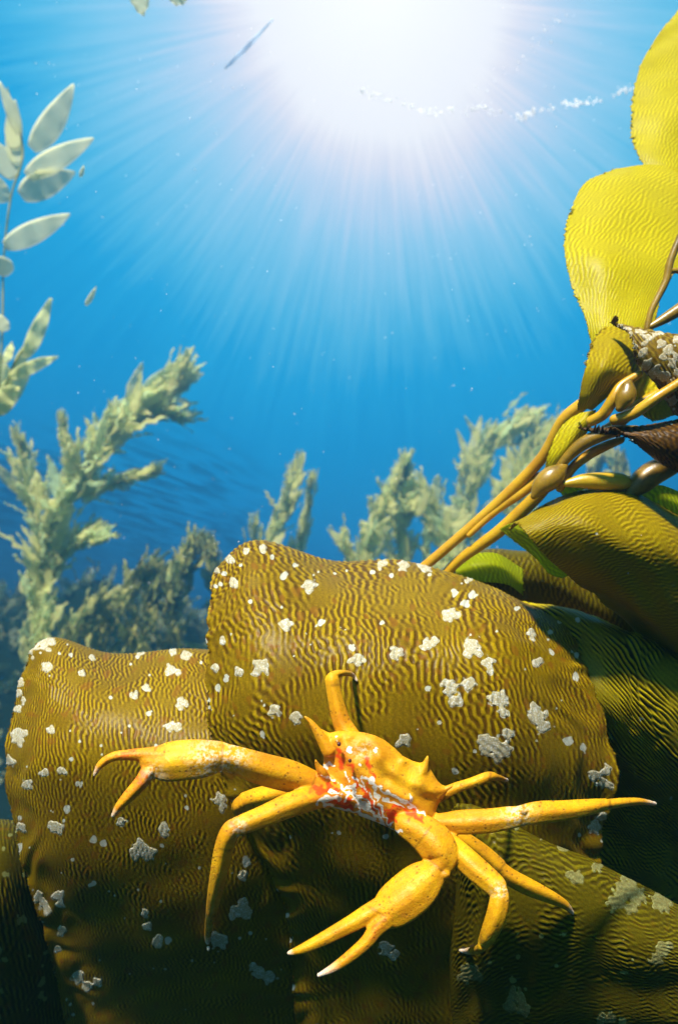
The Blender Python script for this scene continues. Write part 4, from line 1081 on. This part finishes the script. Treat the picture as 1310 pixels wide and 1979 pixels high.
def near_frond():
    """the frond whose single blades can be told apart at upper left"""
    d = 2.0
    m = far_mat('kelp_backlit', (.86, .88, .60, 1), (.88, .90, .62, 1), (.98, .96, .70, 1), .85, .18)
    root = empty('kelp_frond', P(10, 560, d), 'pale backlit kelp frond with separate oval blades at the upper left edge', 'kelp')
    tube('stipe', [(-5, 820, d, 2), (5, 640, d, 2), (8, 500, d, 2), (22, 380, d, 2), (45, 290, d, 2), (15, 170, d, 1.5)], FM2, root)
    rnd = random.Random(5)
    #        foot            tip             half width
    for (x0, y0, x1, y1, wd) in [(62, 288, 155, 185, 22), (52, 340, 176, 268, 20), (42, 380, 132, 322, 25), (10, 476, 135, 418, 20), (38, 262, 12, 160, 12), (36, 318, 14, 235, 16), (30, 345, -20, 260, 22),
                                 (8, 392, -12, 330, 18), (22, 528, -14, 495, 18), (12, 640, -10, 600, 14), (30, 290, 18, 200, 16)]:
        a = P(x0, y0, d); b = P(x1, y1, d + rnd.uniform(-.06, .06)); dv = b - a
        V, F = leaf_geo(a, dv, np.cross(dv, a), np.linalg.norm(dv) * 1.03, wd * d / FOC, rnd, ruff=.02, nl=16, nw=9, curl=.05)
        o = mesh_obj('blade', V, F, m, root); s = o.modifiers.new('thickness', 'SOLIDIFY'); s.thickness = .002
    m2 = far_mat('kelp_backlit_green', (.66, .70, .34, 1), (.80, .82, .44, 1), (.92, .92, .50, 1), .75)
    root = empty('kelp_frond', P(5, 800, d), 'ragged green kelp frond with narrow pointed blades at the left edge, mid height', 'kelp')
    tube('stipe', [(-30, 830, d, 3), (0, 770, d, 3), (30, 700, d, 3), (55, 660, d, 2), (70, 630, d, 1.5)], FM2, root)
    for (x0, y0, x1, y1, wd) in [(50, 690, 103, 580, 14), (20, 730, 112, 680, 12), (-10, 800, 60, 700, 20), (30, 720, 55, 650, 10), (0, 760, 5, 690, 22), (-20, 800, 25, 740, 24), (10, 700, 30, 662, 8)]:
        a = P(x0, y0, d); b = P(x1, y1, d + rnd.uniform(-.06, .06)); dv = b - a
        V, F = leaf_geo(a, dv, np.cross(dv, a), np.linalg.norm(dv) * 1.03, wd * d / FOC, rnd, ruff=.12, nl=16, nw=9, curl=.1)
        o = mesh_obj('blade', V, F, m2, root); s = o.modifiers.new('thickness', 'SOLIDIFY'); s.thickness = .002
    def drift(x0, y0, x1, y1, wd, lab, cat='kelp scrap', dd=1.0, mt=m, nm='kelp_scrap'):
        a = P(x0, y0, dd); b = P(x1, y1, dd); dv = b - a
        V, F = leaf_geo(a, dv, np.cross(dv, a), np.linalg.norm(dv), wd * dd / FOC, rnd, ruff=.1, nl=12, nw=7, curl=.1)
        o = mesh_obj(nm, V, F, mt); s = o.modifiers.new('thickness', 'SOLIDIFY'); s.thickness = .001
        tagd(o, lab, cat)
    drift(262, -40, 282, 36, 20, 'pale kelp blade tip hanging into the frame at the top left')
    drift(345, -30, 335, 12, 22, 'small bright kelp scrap cut off by the top edge, left of the sun glow')
    drift(166, 590, 190, 556, 5, 'tiny pale kelp scrap drifting alone above the ragged frond')
    drift(155, 342, 165, 322, 4, 'speck-like kelp scrap drifting right of the oval blades')
    mb = far_mat('blade_pale_blue', (.5, .65, .9, 1), (.6, .75, .95, 1), (.75, .88, 1, 1), .9, .55)  # even pale blue tone of the thin sliver
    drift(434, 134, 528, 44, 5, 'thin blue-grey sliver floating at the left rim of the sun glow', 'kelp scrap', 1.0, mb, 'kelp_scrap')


near_frond()


# ------------------------------------------------------------------ sun glints on the surface built as white blobs, drifting specks
def blobs(name, pts, mat, label, cat):
    ico = [(-1, 0, 0), (1, 0, 0), (0, -1, 0), (0, 1, 0), (0, 0, -1), (0, 0, 1)]
    fa = [(0, 2, 5), (2, 1, 5), (1, 3, 5), (3, 0, 5), (2, 0, 4), (1, 2, 4), (3, 1, 4), (0, 3, 4)]
    V, F = [], []
    rn = np.random.RandomState(3)
    for (c, r) in pts:
        k = len(V)
        sc_ = rn.uniform(.6, 1.4, 3)
        V += [c + np.array(i) * r * sc_ for i in ico]; F += [tuple(j + k for j in f) for f in fa]
    o = mesh_obj(name, V, F, mat); md = o.modifiers.new('round', 'SUBSURF'); md.levels = 1; md.render_levels = 1
    tagd(o, label, cat, kind='stuff')


def onsurf(px, py, z):
    v = P(px, py, 1.0); return v * (z / v[2])


fm, T = new_mat('foam_white')
bs = T.add('ShaderNodeBsdfPrincipled'); bs.inputs['Base Color'].default_value = (.95, .95, .95, 1); bs.inputs['Roughness'].default_value = .4
t_ = T.add('ShaderNodeBsdfTranslucent'); t_.inputs['Color'].default_value = (1, 1, 1, 1)
o_ = T.add('ShaderNodeOutputMaterial'); T.link(T.mixsh(.5, bs.outputs[0], t_.outputs[0]), o_.inputs[0])
fm2, T = new_mat('glint_white')  # near-white blobs imitate sunlight glinting on the surface
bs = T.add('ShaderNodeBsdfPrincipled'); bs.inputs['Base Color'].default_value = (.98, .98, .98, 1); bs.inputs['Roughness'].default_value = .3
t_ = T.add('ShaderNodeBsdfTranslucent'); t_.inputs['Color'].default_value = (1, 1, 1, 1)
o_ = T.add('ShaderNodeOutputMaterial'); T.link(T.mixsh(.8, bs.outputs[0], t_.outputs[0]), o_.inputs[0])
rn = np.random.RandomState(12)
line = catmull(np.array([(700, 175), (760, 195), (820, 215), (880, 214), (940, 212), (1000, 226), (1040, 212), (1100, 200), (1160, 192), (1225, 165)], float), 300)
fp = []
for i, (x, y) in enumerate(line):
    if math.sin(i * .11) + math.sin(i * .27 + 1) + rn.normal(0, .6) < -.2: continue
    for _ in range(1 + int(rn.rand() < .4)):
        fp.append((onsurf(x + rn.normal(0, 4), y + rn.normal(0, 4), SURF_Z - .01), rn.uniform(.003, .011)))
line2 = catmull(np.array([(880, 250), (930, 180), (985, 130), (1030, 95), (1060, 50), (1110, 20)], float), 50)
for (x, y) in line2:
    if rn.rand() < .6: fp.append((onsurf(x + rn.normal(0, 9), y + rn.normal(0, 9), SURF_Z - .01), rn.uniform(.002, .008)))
blobs('sun_glints', fp, fm2, 'line of white blobs standing in for sun glints on the water surface right of the sun glow', 'glint')
sp = []
for _ in range(800):
    d = rn.uniform(.35, 1.9); x, y = rn.uniform(-40, 1350), rn.uniform(0, 1200)
    pt = P(x, y, d)
    if pt[2] < SURF_Z - .03: sp.append((pt, d / FOC * (.4 + 1.9 * rn.rand() ** 3)))
blobs('marine_snow', sp, fm, 'tiny pale specks drifting all through the blue water', 'particles')

# ------------------------------------------------------------------ the water's haze
hv = bpy.data.materials.new('water_haze'); hv.use_nodes = True
T = NT(hv.node_tree)
pvn = T.add('ShaderNodeVolumePrincipled')
pvn.inputs['Color'].default_value = (.16, .56, .91, 1)
pvn.inputs['Density'].default_value = .08
pvn.inputs['Anisotropy'].default_value = .75
ou = T.add('ShaderNodeOutputMaterial'); T.link(pvn.outputs[0], ou.inputs['Volume'])
x0, x1, y0, y1, z0, z1 = -14, 14, -5, 15, -4.2, 2.35
V = [(x, y, z) for x in (x0, x1) for y in (y0, y1) for z in (z0, z1)]
F = [(0, 1, 3, 2), (4, 6, 7, 5), (0, 4, 5, 1), (2, 3, 7, 6), (0, 2, 6, 4), (1, 5, 7, 3)]
hz = mesh_obj('haze', V, F, hv, smooth=False)
tagd(hz, 'blue water haze that fades the distant kelp', 'haze', kind='stuff')
